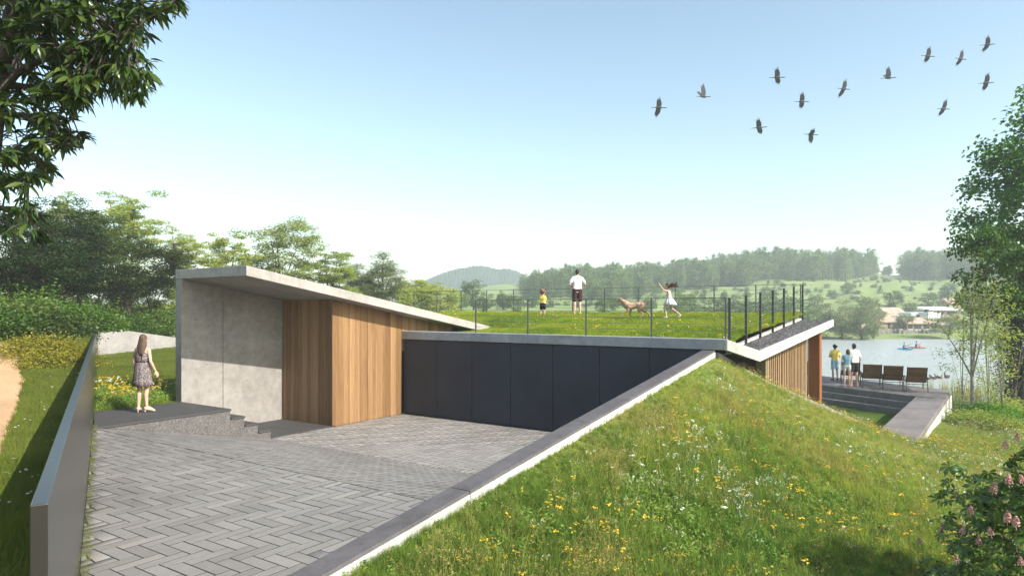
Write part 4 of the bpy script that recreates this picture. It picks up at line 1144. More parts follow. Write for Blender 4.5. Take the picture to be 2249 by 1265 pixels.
for i, (x, w, s, lb) in enumerate([(335, 41, 1.2, 'round light green bush under the round olive tree'), (440, 44, 1.1, 'light bush in the shade left of the roof corner'), (60, 29, 0.9, 'dim bush behind the trunk of the far left tree'), (222, 42, 1.1, 'dim bush behind the stems of the round olive tree'),
                                   (560, 50, 1.1, 'rounded bush filling the gap left of the tall tiered tree'), (680, 52, 1.1, 'rounded bush filling the gap right of the tall tiered tree'), (755, 50, 0.9, 'small grey bush just above the middle of the sloping roof'), (865, 58, 1.0, 'light bush at the foot of the taller willow')]):
    tree_at('bush', lb, 'bush', T_bush, x, w, gl_(x, w) - 0.1 if x < 200 else 2.4, i * 1.3, (s, s, s * 0.85), 'bushes between the trees on the left')

# bank of shrubs below the left trees
def shrub_mesh(seed, rx, ry, rz, n, L, Wd, m, nst=9):
    g = np.random.default_rng(seed)
    d = g.normal(size=(n, 3)); d[:, 2] = np.abs(d[:, 2]); d /= np.linalg.norm(d, axis=1, keepdims=True)
    bump_ = 1 + 0.18 * np.sin(d[:, 0] * 7 + seed) * np.sin(d[:, 1] * 6 + 1) + 0.10 * np.sin(d[:, 2] * 11 + d[:, 0] * 9)
    c = d * (bump_ * (g.uniform(0.5, 1.05, n) ** 0.5 + np.clip(g.normal(0, 0.13, n), -0.15, 0.5)))[:, None] * [rx, ry, rz]
    v, f = leaf_quads(g, c, 0.5, L, Wd, 0.0)
    b_ = Bag(); b_.add(v, f)
    w_ = Bag()
    for k in range(nst):
        e = d[k] * [rx, ry, rz] * 0.8; w_.tube(bez([g.normal(0, .08), g.normal(0, .08), 0], e * [0.3, 0.3, 0.6], e, 5), np.linspace(0.02, 0.006, 5), 4)
    return w_.mesh('stems', BK, True), b_.mesh('leaves', m)
def shrub(name, label, ms, loc, rz=0, scale=(1, 1, 1), group=None, cat='shrub'):
    root = empty(name, loc, rz); root.scale = scale; tag(root, label, cat, group, 'thing')
    mob('stems', ms[0], root, False); mob('leaves', ms[1], root, False)
    return root
S_ivy = shrub_mesh(21, 1.5, 1.3, 0.9, 5200, 0.10, 0.065, TL['ivy'])
S_ivy2 = shrub_mesh(22, 1.2, 1.2, 1.0, 4200, 0.10, 0.06, TL['ivy'])
S_mixed = shrub_mesh(24, 1.3, 1.2, 1.15, 3600, 0.13, 0.075, TL['mid'])
S_loose = shrub_mesh(25, 1.1, 1.1, 1.3, 2200, 0.12, 0.07, TL['ivy'], 16)
S_gold = shrub_mesh(23, 1.3, 1.1, 0.62, 5200, 0.065, 0.04, TL['gold'])
bank = [(20, 20.5, 0, 1.0, 'green ivy shrub at the left picture edge above the dirt path'), (75, 23.5, 1, 1.0, 'green shrub under the dark evergreen at the far left'), (128, 23.5, 0, 0.95, 'green shrub in the hedge below the second dark tree'),
        (185, 22.8, 1, 0.9, 'green shrub in the hedge near the far end of the steel wall'), (60, 21, 1, 0.95, 'dense green shrub just left of the golden shrubs'), (120, 21.2, 0, 0.85, 'dense green shrub right behind the golden shrubs'),
        (140, 20.8, 0, 0.75, 'green shrub leaning over the top of the steel wall'), (-25, 23, 0, 1.1, 'shadowy green shrub cut by the left picture edge'), (225, 33, 1, 1.1, 'green shrub behind the corner of the steel and grey walls'),
        (280, 36, 0, 1.15, 'green shrub behind the grey wall, above the woman'), (335, 38, 1, 1.25, 'green shrub behind the grey wall, right of the woman'), (375, 39, 0, 1.2, 'green shrub behind the grey wall next to the concrete house wall')]
for i, (x, w, k, s, lb) in enumerate(bank):
    p = cam2w((x - CX) / F * w, w, 0); p.z = ground_left(p) - 0.15
    if x > 200: p.z = 1.9
    shrub('hedge_shrub', lb, (S_ivy, S_ivy2, S_mixed, S_loose)[(k + 2 * (i % 2) + (i // 3) * 1) % 4], p, i * 0.9, (s, s, s), 'green shrubs of the hedge bank')
for i, (x, w, s, lb) in enumerate([(80, 18.6, 0.95, 'golden green shrub mound, largest and leftmost of the golden ones'), (125, 17.8, 0.8, 'golden green shrub mound, nearest to the mown grass'), (140, 19.0, 0.62, 'golden green shrub mound touching the steel wall')]):
    p = cam2w((x - CX) / F * w, w, 0); p.z = ground_left(p) - 0.1
    shrub('golden_shrub', lb, S_gold, p, i * 1.7, (s, s, s), 'golden green shrubs beside the path')
# ------------------------------------------------------------------ far side of the valley
M['mountain'] = ground_mat('wooded_mountain', [(0.25, (0.020, 0.036, 0.030)), (0.5, (0.034, 0.056, 0.046)), (0.75, (0.055, 0.082, 0.065))], 0.05, 0.9)
prof = [(-0.30, 660), (-0.22, 652), (-0.17, 634), (-0.14, 624), (-0.115, 608), (-0.085, 594), (-0.060, 588), (-0.045, 587), (-0.028, 592), (-0.018, 595), (-0.008, 593), (0.006, 597), (0.018, 607), (0.030, 624), (0.05, 645), (0.10, 662)]
pa = np.linspace(-0.30, 0.10, 320); pw = np.linspace(430, 640, 40)
PA, PW = np.meshgrid(pa, pw, indexing='ij')
ztop = H + (HY - np.interp(PA, [p[0] for p in prof], [p[1] for p in prof])) / F * 590
up = smooth01((PW - 430) / 150) * (1 - 0.5 * smooth01((PW - 590) / 50))
rgm = np.random.default_rng(5)
ZM = -4 + (ztop + 4) * up + (0.8 * vnoise(PA * 900, PW * 0.15) + rgm.normal(0, 0.45, PA.shape)) * up
grid_obj('mountain', CA * PA * PW - SA * PW, SA * PA * PW + CA * PW, ZM, M['mountain'], False, kind='structure')

# far trees, five shapes shared by the wood on the hill and the single trees in front of it
TF = [tree_meshes(31 + k, 12, 0.8, c, ncl, nlf, 0.62, 0.36, cr, 0.3, TL['far'], BK, limbs=4, flat=fl, outline=0.25, shell=0.45, tips=False)
      for k, (c, ncl, nlf, cr, fl) in enumerate([((6.4, 3.2, 3.2, 5.6), 56, 2000, 1.35, 0.8), ((5.9, 3.8, 3.8, 5.2), 60, 2200, 1.4, 0.7), ((6.6, 2.5, 2.5, 6.2), 52, 1800, 1.15, 0.8), ((5.2, 4.2, 4.2, 4.6), 60, 2200, 1.4, 0.65)])]
# a conifer-like one
def conifer(seed, m):
    g = np.random.default_rng(seed); b_ = Bag(); cs = []
    for i in range(17):
        z = 2.0 + 10.5 * i / 16; R = 2.5 * (1 - i / 17.5) + 0.25
        for a in range(7):
            t = 6.28 * a / 7 + i * 0.7 + g.normal(0, .2); q = R * g.uniform(0.5, 1.05)
            cs.append([q * math.cos(t), q * math.sin(t), z + g.normal(0, .2)])
    cs = np.repeat(np.array(cs), 9, 0) + g.normal(0, .38, (len(cs) * 9, 3)) * [1, 1, .6]
    v, f = leaf_quads(g, cs, 0.4, 0.55, 0.26, 0.2)
    w_ = Bag(); w_.tube([(0, 0, 0), (0.05, 0, 6), (0, 0.05, 12.4)], [0.25, 0.15, 0.03], 6)
    return w_.mesh('trunk', BK, True), me_from('crown', v, f, m)
TF.append(conifer(40, TL['far']))
def joined(ms, name):
    b_ = Bag()
    for k, me in enumerate(ms):
        co = np.empty(len(me.vertices) * 3, np.float32); me.vertices.foreach_get('co', co)
        fa = np.empty(len(me.polygons) * 4, np.int32); me.polygons.foreach_get('vertices', fa)
        b_.add(co.reshape(-1, 3), fa.reshape(-1, 4), k)
    return b_.mesh(name, [BK, ms[1].materials[0]])
proto_coll('far_tree_protos', [joined(m_, 'far_tree') for m_ in TF])
rf = np.random.default_rng(77)
n0 = 6000
a = rf.uniform(0.015, 1.0, n0); w = rf.uniform(195, 352, n0)
wb = np.interp(a, [0.0, 0.08, 0.16, 0.26, 0.36, 0.45, 0.50, 0.545, 0.556, 0.588, 0.596, 0.62, 0.75, 1.0], [205, 208, 222, 250, 258, 262, 268, 318, 338, 338, 300, 288, 284, 280])
ok = (w > wb + rf.normal(0, 3, n0)) & (rf.uniform(0, 1, n0) < 0.36)
a, w = a[ok], w[ok]
p = np.stack([CA * a * w - SA * w, SA * a * w + CA * w, zfar(a, w) - 0.3], -1)
sz = (0.5 + 0.6 * rf.uniform(0, 1, len(a)) ** 0.8) * np.where((a > 0.548) & (a < 0.592), 0.45, 1.0) * np.interp(a, [0.0, 0.06, 0.12, 0.25, 0.5], [0.55, 0.72, 0.85, 0.88, 0.98])
scatter('hill_wood', 'distant wood covering the hillside beyond the lake', 'wood', PROTO['far_tree_protos'], p, yaw(len(a), rf, 0.02), np.stack([sz, sz, sz * rf.uniform(.9, 1.12, len(a))], -1), rf.choice([0, 0, 1, 2, 2, 3, 4], len(a)))
# low scrub dotted over the pasture
n0 = 1500
a = rf.uniform(-0.16, 0.95, n0); w = rf.uniform(135, 300, n0)
wb2 = np.interp(a, [0.0, 0.16, 0.26, 0.45, 0.50, 0.556, 0.588, 0.62, 1.0], [215, 225, 250, 262, 268, 340, 340, 288, 280])
ok = (w < wb2) & ~((a > 0.5) & (w < 168)) & (rf.uniform(0, 1, n0) < np.where(vnoise(a * 40, w * 0.05) > 0.0, 0.62, 0.2))
a, w = a[ok], w[ok]
p = np.stack([CA * a * w - SA * w, SA * a * w + CA * w, zfar(a, w) - 0.25], -1)
sq = rf.uniform(0.05, 0.17, len(a))
scatter('pasture_scrub', 'small scrub bushes dotted over the far pasture', 'scrub', PROTO['far_tree_protos'], p, yaw(len(a), rf, 0.02), np.stack([sq * 1.9, sq * 1.9, sq], -1), rf.integers(0, 4, len(a)))
# single trees one can tell apart
ORD = ['first', 'second', 'third', 'fourth', 'fifth', 'sixth', 'seventh', 'eighth', 'ninth', 'tenth', 'eleventh', 'twelfth', 'thirteenth', 'fourteenth', 'fifteenth', 'sixteenth']
front = [(1178, 205, 4, 600), (1206, 200, 2, 605), (1232, 190, 4, 598), (1262, 205, 0, 606), (1300, 195, 1, 604), (1338, 190, 0, 604), (1372, 205, 3, 612), (1400, 185, 2, 618), (1440, 190, 0, 625), (1492, 195, 1, 632), (1545, 200, 0, 640), (1590, 190, 1, 637), (1640, 195, 2, 632), (1692, 185, 3, 628)]
for i, (x, w, k, yt) in enumerate(front):
    z = gz(x, w) - 0.3; top = {0: 11.8, 1: 11.2, 2: 12.9, 3: 10.0, 4: 12.4}[k]
    s = max(0.3, (H + (HY - yt) / F * w - z) / top)
    tree_at('hillside_tree', f'{ORD[i]} tree from the left in the loose row before the wooded hill', 'tree', TF[k], x, w, z, i * 1.1, (s * 0.92, s * 0.92, s), 'loose row of trees before the hill wood')
midt = [(1008, 110, 3, 640), (1040, 120, 0, 614), (1062, 105, 1, 648), (1105, 125, 1, 640), (1130, 110, 3, 648), (985, 100, 1, 645), (1348, 120, 1, 650), (1325, 105, 3, 655), (1515, 120, 0, 640), (1575, 125, 3, 652), (1620, 115, 1, 650), (1705, 118, 0, 645), (1735, 112, 3, 655), (1480, 112, 1, 656), (1420, 118, 1, 652), (1665, 120, 3, 658)]
for i, (x, w, k, yt) in enumerate(sorted(midt)):
    z = gz(x, w) - 0.3; top = {0: 11.8, 1: 11.2, 2: 12.9, 3: 10.0, 4: 12.4}[k]
    s = max(0.12, (H + (HY - yt) / F * w - z) / top)
    tree_at('field_tree', f'{ORD[i]} small tree from the left in the field behind the back railing', 'tree', TF[k], x, w, z, i * 0.7, (s * 1.25, s * 1.25, s), 'small trees in the field behind the railing')
# shrubs on the pasture above the houses
S_far = TF[3]
for i, (x, y, wpx, w, lb) in enumerate([(1965, 655, 46, 178, 'wide dark shrub on the pasture above the tiled roofs'), (2040, 655, 38, 180, 'round dark shrub on the pasture above the white metal roof'), (1998, 627, 17, 225, 'small lone shrub high on the bare pasture'), (1905, 660, 34, 172, 'pale shrub on the pasture left of the wide dark one'),
                                        (1862, 632, 30, 215, 'upright shrub in the middle of the pasture'), (1790, 640, 34, 185, 'shrub on the pasture just right of the railing corner'), (2085, 640, 40, 205, 'shrub on the pasture at the edge of the near trees'), (1945, 606, 14, 262, 'tiny shrub on the bare gap in the wood'),
                                        (1920, 600, 16, 285, 'small shrub left of the bare gap in the wood'), (1828, 640, 26, 205, 'faint shrub left of the upright shrub on the pasture')]):
    z = gz(x, w) - 0.4; s = wpx * w / F / 8.5
    tree_at('pasture_shrub', lb, 'shrub', S_far, x, w, z, i, (s, s, s * 0.75), 'shrubs on the far pasture')
# trees on the far shore
T_shore = tree_meshes(51, 9, 1.0, (4.4, 3.6, 3.6, 3.7), 120, 6500, 0.34, 0.17, 0.95, 0.25, TL['grey'], BK, limbs=7, flat=0.8, droop=0.4, outline=0.2)
T_shore2 = tree_meshes(52, 7, 1.6, (4.6, 2.6, 2.6, 2.4), 70, 3600, 0.30, 0.14, 0.75, 0.16, TL['grey'], BK, limbs=7, flat=0.8, droop=0.6, outline=0.2, lean=0.1)
for (x, yb, wpx, yt, w, ms, lb) in [(1893, 742, 75, 672, 113.5, T_shore, 'large grey green willow hanging over the far shore'), (1850, 741, 70, 660, 115, T_shore, 'broad willow on the far shore left of the largest one'), (1800, 738, 70, 655, 118, T_shore, 'willow on the far shore half hidden by the roof edge'), (1905, 712, 70, 655, 132, T_shore, 'pale tree rising behind the largest shore willow'),
                                    (2083, 742, 62, 693, 115.5, T_shore2, 'single small willow with a leaning trunk on the green bank'), (1918, 742, 14, 722, 113.5, T_shore2, 'thin young tree at the waterline left of the kayaks'), (1985, 716, 34, 690, 127, T_shore2, 'small tree in the yard before the tiled house'), (1995, 688, 28, 662, 150, T_shore2, 'bare greyish tree behind the white box house')]:
    z = gz(x, w) - 0.15
    tree_at('shore_tree', lb, 'tree', ms, x, w, z, x * 0.01, fit(ms, wpx, yt, w, z), 'trees on the far shore')

# ------------------------------------------------------------------ village on the far shore
M['tile'] = plain('clay_roof_tiles', (0.46, 0.335, 0.255), 0.85, 0, 0.3, 1.5)
M['render_w'] = plain('white_render', (0.74, 0.73, 0.70), 0.8, 0, 0.08, 1.0)
M['render_b'] = plain('brown_render', (0.30, 0.235, 0.19), 0.85, 0, 0.2, 1.0)
M['render_o'] = plain('ochre_render', (0.48, 0.38, 0.28), 0.85, 0, 0.15, 1.0)
M['sheet'] = plain('white_sheet_roof', (0.78, 0.79, 0.80), 0.5, 0.0, 0.06, 2.0)
M['win'] = plain('dark_window', (0.035, 0.035, 0.04), 0.25, 0, 0.1, 1.0)
M['tank'] = plain('black_tank', (0.02, 0.02, 0.022), 0.5)
M['rubble'] = plain('rubble_wall', (0.24, 0.215, 0.185), 0.95, 0, 0.4, 3.0, 0.5)
def cottage(label, x0, x1, yb, ye, yr, w, wallm, roofm, deep=5.0, wins=(), gable=True, over=0.35):
    """front elevation given by its columns and rows at distance w; local frame faces the camera"""
    wid = (x1 - x0) * w / F; zb = H + (HY - yb) * w / F; he = (yb - ye) * w / F; hr = (yb - yr) * w / F
    c = cam2w(((x0 + x1) / 2 - CX) / F * w, w, zb)
    root = empty('village_house', c, math.atan2(SA, CA)); tag(root, label, 'house', 'village houses on the far shore', 'thing')
    hw = wid / 2
    box('wall', (-hw, 0, -1.5), (hw, deep, he), wallm, root, 0, False)
    if gable:
        mid = deep / 2
        v = [(-hw - over, -over, he - 0.05), (hw + over, -over, he - 0.05), (hw + over, mid, hr), (-hw - over, mid, hr), (hw + over, deep + over, he - 0.05), (-hw - over, deep + over, he - 0.05),
             (-hw - over, -over, he - 0.22), (hw + over, -over, he - 0.22), (hw + over, deep + over, he - 0.22), (-hw - over, deep + over, he - 0.22)]
        f = [(0, 1, 2, 3), (3, 2, 4, 5), (1, 7, 8, 4, 2), (0, 3, 5, 9, 6), (0, 6, 7, 1), (5, 4, 8, 9), (6, 9, 8, 7)]
    else:
        v = [(-hw - over, -over, he), (hw + over, -over, he), (hw + over, deep + over, hr), (-hw - over, deep + over, hr), (-hw - over, -over, he + 0.2), (hw + over, -over, he + 0.2), (hw + over, deep + over, hr + 0.2), (-hw - over, deep + over, hr + 0.2)]
        f = HEXF
    mob('roof', me_from('roof', v, f, roofm), root, False)
    for (wx0, wx1, wz0, wz1) in wins:
        wo = box('window', (-hw + wx0 * wid, -0.06, wz0 * he), (-hw + wx1 * wid, 0.02, wz1 * he), M['win'], root, 0, False)
        box('sill', (-hw + wx0 * wid - 0.06, -0.14, wz0 * he - 0.1), (-hw + wx1 * wid + 0.06, 0.01, wz0 * he - 0.005), M['render_w'], wo, 0, False)
    return root
cottage('long house with a wide pink tiled roof behind the shore wall', 1922, 1986, 722, 706, 690, 131, M['render_b'], M['tile'], 6, [(.12, .22, .25, .75), (.45, .52, .0, .8), (.75, .86, .3, .75)])
cottage('house with a small hipped tiled roof highest on the left', 1948, 1986, 700, 688, 675, 146, M['render_o'], M['tile'], 5, [(.2, .35, .2, .7)])
cottage('white flat box house with one square dark window', 2002, 2038, 706, 689, 688, 140, M['render_w'], M['sheet'], 5, [(.30, .66, .35, .82)], False, 0.05)
cottage('tall blank white house end beside the flat box house', 2039, 2066, 710, 688, 687, 137, M['render_w'], M['sheet'], 5, [(.05, .2, .1, .5)], False, 0.05)
cottage('long brown barn under a bright white sheet roof', 2042, 2112, 696, 682, 675, 147, M['render_b'], M['sheet'], 7, [(.08, .16, .3, .8), (.3, .42, .25, .85), (.55, .75, .25, .85)], False, 0.5)
cottage('low tiled house with a dark open porch above the shore wall', 1992, 2046, 724, 709, 697, 129, M['render_b'], M['tile'], 5, [(.05, .22, .1, .8), (.30, .58, .05, .85), (.7, .9, .1, .7)])
cottage('small tiled house highest on the right beside the near trees', 2086, 2112, 676, 665, 655, 163, M['render_o'], M['tile'], 5, [(.3, .5, .2, .7)])
cottage('low ochre shed at the left end of the shore wall', 1888, 1912, 727, 717, 711, 126.5, M['render_o'], M['tile'], 3, [(.4, .7, .0, .75)])
cottage('low pale shed between the ochre shed and the long house', 1914, 1944, 724, 715, 710, 128, M['render_o'], M['tile'], 3, [(.2, .4, .0, .75)])
cottage('tiled house partly hidden behind the small willow', 2050, 2092, 726, 712, 700, 130, M['render_b'], M['tile'], 5, [(.2, .4, .1, .8)])
# water tank on the white house
b_ = Bag(); c = at(2036, 684, 138.5); b_.tube([c + Vector((0, 0, -0.6)), c + Vector((0, 0, -0.55)), c + Vector((0, 0, 0.25)), c + Vector((0, 0, 0.5))], [0.55, 0.62, 0.6, 0.2], 12)
tag(mob('water_tank', b_.mesh('water_tank', M['tank'], True)), 'round black water tank on the white house roof', 'water tank', None, 'thing')
# rubble wall along the shore, one block of stones after another
sw2 = empty('shore_wall', at(1975, 733, 123)); tag(sw2, 'long low rubble wall above the green bank before the village', 'wall', None, 'thing')
rq = np.random.default_rng(9)
for i in range(22):
    x0 = 1884 + i * 9.0; x1 = x0 + 8.7
    w = 123 + 0.4 * math.sin(i); yb = 737; yt = 724 + rq.normal(0, 1.0) + (3 if i < 4 else 0)
    p0 = at(x0, yb, w); p1 = at(x1, yb, w); hgt_ = (yb - yt) * w / F
    dd = cam2w(0, 0.7, 0) - cam2w(0, 0, 0)
    hexa('wall_block', [p0, p1, p1 + dd, p0 + dd] + [q_ + Vector((0, 0, hgt_)) for q_ in (p0, p1, p1 + dd, p0 + dd)], M['rubble'], sw2, 0.05)
# ------------------------------------------------------------------ trees and shrubs at the right edge
def right_z(x, w):
    p = cam2w((x - CX) / F * w, w, 0); return float(zmead_m(np.array(p.x), np.array(p.y)))
GR_R = 'trees at the right edge of the grounds'
T_big = tree_meshes(61, 10, 2.0, (6.2, 2.5, 2.5, 4.0), 240, 34000, 0.135, 0.10, 0.50, 0.20, TL['vivid'], BK, limbs=10, flat=0.85, outline=0.2, shell=0.55)
T_maple = tree_meshes(62, 6.2, 1.8, (4.0, 2.2, 2.0, 1.5), 105, 11500, 0.12, 0.10, 0.46, 0.13, TL['maple'], BK, limbs=14, stems=4, flat=0.45, outline=0.3, shell=0.5)
T_slim = tree_meshes(63, 6.8, 2.6, (4.2, 1.15, 1.15, 2.5), 50, 1700, 0.12, 0.055, 0.42, 0.085, TL['grey'], G['bark_pale'], limbs=8, flat=0.7, outline=0.35, shell=0.2)
T_sap = tree_meshes(64, 5.4, 0.6, (2.8, 0.7, 0.7, 2.4), 40, 1000, 0.11, 0.045, 0.34, 0.03, TL['light'], G['bark_pale'], limbs=8, flat=0.9, outline=0.3, shell=0.15)
T_col = tree_meshes(65, 5.0, 0.4, (2.5, 1.0, 1.0, 2.5), 90, 10000, 0.11, 0.035, 0.40, 0.12, TL['dark'], BK, limbs=8, flat=1.0, outline=0.15, shell=0.5)
for (nm, lb, ms, x, w, rz, wpx, yt) in [
    ('broadleaf_tree', 'tallest bright green tree cut by the right picture edge', T_big, 2385, 33.0, 0.4, 390, 185),
    ('maple_tree', 'spreading green tree with bare dark branches leaning out from the right edge', T_maple, 2222, 27.5, 1.0, 205, 488),
    ('slender_tree', 'slender tree with a pale crooked trunk beside the terrace', T_slim, 2135, 24.0, 0.2, 120, 560),
    ('sapling', 'thin sapling just left of the slender pale trunk', T_sap, 2112, 25.5, 1.2, 70, 640),
    ('sapling', 'thin sapling right of the slender pale trunk', T_sap, 2172, 25.0, 2.2, 80, 620),
    ('sapling', 'feathery sapling between the pale trunk and the dark column shrub', T_sap, 2205, 23.5, 3.0, 90, 640),
    ('column_shrub', 'dark columnar evergreen standing at the right picture edge', T_col, 2243, 28.0, 0.0, 95, 640)]:
    z = right_z(x, w) - 0.1
    tree_at(nm, lb, 'tree', ms, x, w, z, rz, fit(ms, wpx, yt, w, z), GR_R)
S_pale = shrub_mesh(71, 0.8, 0.8, 0.62, 2600, 0.09, 0.035, TL['light'])
S_green = shrub_mesh(72, 0.9, 0.9, 0.75, 2600, 0.09, 0.05, TL['vivid'])
for i, (x, w, k, s, lb) in enumerate([(2118, 22.5, 0, 0.75, 'pale feathery shrub right beside the white terrace wall'), (2160, 21.5, 0, 0.85, 'pale feathery shrub below the slender pale trunk'), (2205, 20.5, 0, 0.8, 'pale feathery shrub at the foot of the dark column'), (2138, 24.0, 1, 0.8, 'fresh green shrub at the base of the slender tree'),
                                     (2180, 23.5, 1, 0.9, 'fresh green shrub behind the pale feathery ones'), (2235, 21.0, 1, 0.9, 'fresh green shrub under the bare dark branches'), (2225, 26, 0, 1.3, 'tall pale shrub filling the gap behind the saplings'), (2185, 28, 0, 1.2, 'pale shrub behind the low stone wall')]):
    p = cam2w((x - CX) / F * w, w, right_z(x, w) - 0.05)
    shrub('low_shrub', lb, (S_pale, S_green)[k], p, i * 1.1, (s, s, s), 'low shrubs between the terrace and the right edge')

# low dry stone wall beyond the terrace
M['stone'] = concrete('field_stone', (0.40, 0.37, 0.32), 0.0, 0.4)
dsw = empty('dry_stone_wall', at(2140, 885, 28)); tag(dsw, 'low dry stone wall by the water right of the terrace', 'wall', None, 'thing')
rs = np.random.default_rng(15)
st_me = []
for k in range(5):
    bm = bmesh.new(); bmesh.ops.create_icosphere(bm, subdivisions=2, radius=0.5)
    for v in bm.verts:
        c = v.co; mxc = max(abs(c.x), abs(c.y), abs(c.z)); q_ = c * (0.5 / mxc)
        v.co = c.lerp(q_, 0.62) * (1 + rs.normal(0, 0.05))
    me = bpy.data.meshes.new('stone'); bm.to_mesh(me); bm.free(); me.materials.append(M['stone']); st_me.append(me)
for row in range(3):
    x = 2086 + row * 4
    while x < 2222:
        wpx = rs.uniform(11, 20)
        p = at(x + wpx / 2, 0, 28.3); z0 = right_z(2150, 28.3)
        hgt_ = 0.19
        o = mob('stone', st_me[rs.integers(0, 5)], dsw, True)
        o.scale = (wpx * 28.3 / F * 1.05, 0.34, hgt_ * 1.15)
        o.rotation_euler = (rs.normal(0, .05), rs.normal(0, .05), math.atan2(SA, CA) + rs.normal(0, .08))
        o.location = (p.x, p.y, z0 + 0.05 + row * hgt_ + rs.normal(0, .012))
        x += wpx * 1.01
# reeds along the near shore
reed = []
for k in range(3):
    b_ = Bag()
    v, f = blades(rg, 9, 1.3, 0.018, 0.16, 0.25, 3); b_.add(v, f)
    reed.append(b_.mesh('reed', G['grass_dry'] if k else G['grass_mead']))
proto_coll('reed_protos', reed)
n0 = 420
xr_ = rs.uniform(1830, 2260, n0); wr_ = rs.uniform(34, 42, n0)
pr = np.array([cam2w((a_ - CX) / F * b_, b_, -2.02) for a_, b_ in zip(xr_, wr_)])
scatter('reeds', 'sparse reeds standing in the shallow water behind the terrace', 'reeds', PROTO['reed_protos'], pr, yaw(n0, rs, 0.08), s3(rs.uniform(0.5, 1.15, n0)), rs.integers(0, 3, n0))

# ------------------------------------------------------------------ leaning tree overhead at the top left
M['mango'] = foliage('glossy_long_leaf', [(0.022, 0.048, 0.008), (0.042, 0.080, 0.013), (0.075, 0.115, 0.022), (0.12, 0.15, 0.035)], 0.22, 0.32, gloss=0.5)
def long_leaf():
    xs_ = [0.0, 0.18, 0.45, 0.75, 1.0]; hw = [0.012, 0.10, 0.135, 0.085, 0.0]; zz = [0.0, 0.012, -0.02, -0.11, -0.24]
    v, f = [], []
    for x_, h_, z_ in zip(xs_, hw, zz): v += [(x_, -h_, z_ + h_ * 0.35), (x_, 0, z_), (x_, h_, z_ + h_ * 0.35)]
    for i in range(4):
        for j in range(2): f.append((i * 3 + j, i * 3 + j + 1, i * 3 + j + 4, i * 3 + j + 3))
    return np.array(v), np.array(f)
LV, LF = long_leaf()
leaf_me = me_from('leaf', LV, LF, M['mango'], True)
ro = np.random.default_rng(33)
ot = empty('overhanging_tree', at(-70, 1150, 6.2)); tag(ot, 'dark glossy long-leaved tree leaning in overhead at the top left', 'tree', None, 'thing')
wood_b = Bag()
trunk_px = [(-75, 1200, 6.2), (-70, 900, 6.2), (-55, 620, 6.2), (-40, 400, 6.1), (-18, 230, 6.0), (8, 110, 5.9), (28, 20, 5.8), (40, -120, 5.7)]
trunk = np.array([at(*q_) for q_ in trunk_px]); wood_b.tube(trunk, [0.17, 0.15, 0.135, 0.125, 0.11, 0.075, 0.055, 0.03], 9)
br = [[(-18, 230, 6.0), (40, 160, 5.8), (120, 120, 5.7), (230, 95, 5.6), (305, 60, 5.6)], [(-10, 190, 6.0), (60, 190, 6.1), (160, 190, 6.2), (240, 175, 6.2), (320, 190, 6.3)], [(-30, 300, 6.0), (10, 250, 6.0), (60, 255, 5.9), (120, 300, 5.8), (185, 322, 5.8)],
      [(-40, 400, 6.1), (0, 345, 6.1), (50, 330, 6.2), (95, 365, 6.2), (100, 400, 6.2)], [(8, 110, 5.9), (80, 40, 5.9), (180, 10, 6.0), (290, -20, 6.0), (380, 2, 6.0)], [(28, 20, 5.8), (120, -50, 5.6), (230, -60, 5.5), (300, -30, 5.5)],
      [(-50, 520, 6.2), (0, 455, 6.2), (40, 470, 6.1), (85, 505, 6.0)], [(-18, 230, 6.0), (60, 100, 6.4), (150, 60, 6.6), (260, 130, 6.6)], [(-40, 400, 6.1), (20, 390, 5.9), (50, 420, 5.8), (65, 400, 5.8)]]
bsamp = []
for q_ in br:
    c = np.array([at(*p_) for p_ in q_]); u_ = np.linspace(0, len(c) - 1, 14)
    c2 = np.stack([np.interp(u_, np.arange(len(c)), c[:, k]) for k in range(3)], -1) + ro.normal(0, 0.008, (14, 3))
    wood_b.tube(c2, np.linspace(0.042, 0.008, 14), 6); bsamp.append(c2[3:])
bsamp = np.concatenate(bsamp)
blobs = [(60, 50, 110, 75, 40), (190, 45, 120, 70, 42), (275, 65, 55, 60, 20), (230, 140, 95, 60, 38), (120, 150, 110, 70, 34), (290, 175, 42, 35, 12), (70, 225, 90, 50, 20), (130, 300, 55, 38, 16), (45, 315, 60, 30, 8), (30, 385, 55, 45, 14), (90, 375, 28, 22, 6), (40, 490, 60, 55, 12), (330, 12, 45, 18, 6), (370, 0, 25, 10, 3), (100, -40, 160, 60, 26), (280, -60, 120, 50, 14), (160, 215, 40, 22, 8)]
whorls = []
for (cx_, cy_, rx_, ry_, n_) in blobs:
    for _ in range(int(n_ * 1.35)):
        t_ = ro.uniform(0, 6.28); q_ = math.sqrt(ro.uniform())
        whorls.append(at(cx_ + rx_ * q_ * math.cos(t_), cy_ + ry_ * q_ * math.sin(t_), ro.uniform(5.2, 6.9)))
whorls = np.array(whorls)
leaves = []
for c in whorls:
    k = np.argmin(((bsamp - c) ** 2).sum(1)); a_ = bsamp[k]
    dirn = c - a_; L_ = np.linalg.norm(dirn) + 1e-6
    wood_b.tube(bez(a_, (a_ + c) / 2 + [0, 0, 0.12 * L_], c, 5), np.linspace(0.010, 0.004, 5), 4)
    dirn = dirn / L_
    nl = ro.integers(8, 13)
    for j in range(nl):
        t_ = 6.28 * j / nl + ro.normal(0, .25); ea = np.array([math.cos(t_), math.sin(t_), 0])
        d_ = ea * ro.uniform(0.55, 1.0) + dirn * 0.5 + [0, 0, ro.uniform(-0.75, 0.15)]
        d_ /= np.linalg.norm(d_)
        leaves.append((c + ro.normal(0, 0.012, 3), d_, ro.uniform(0.105, 0.175)))
mob('trunk', wood_b.mesh('trunk', G['bark'], True), ot)
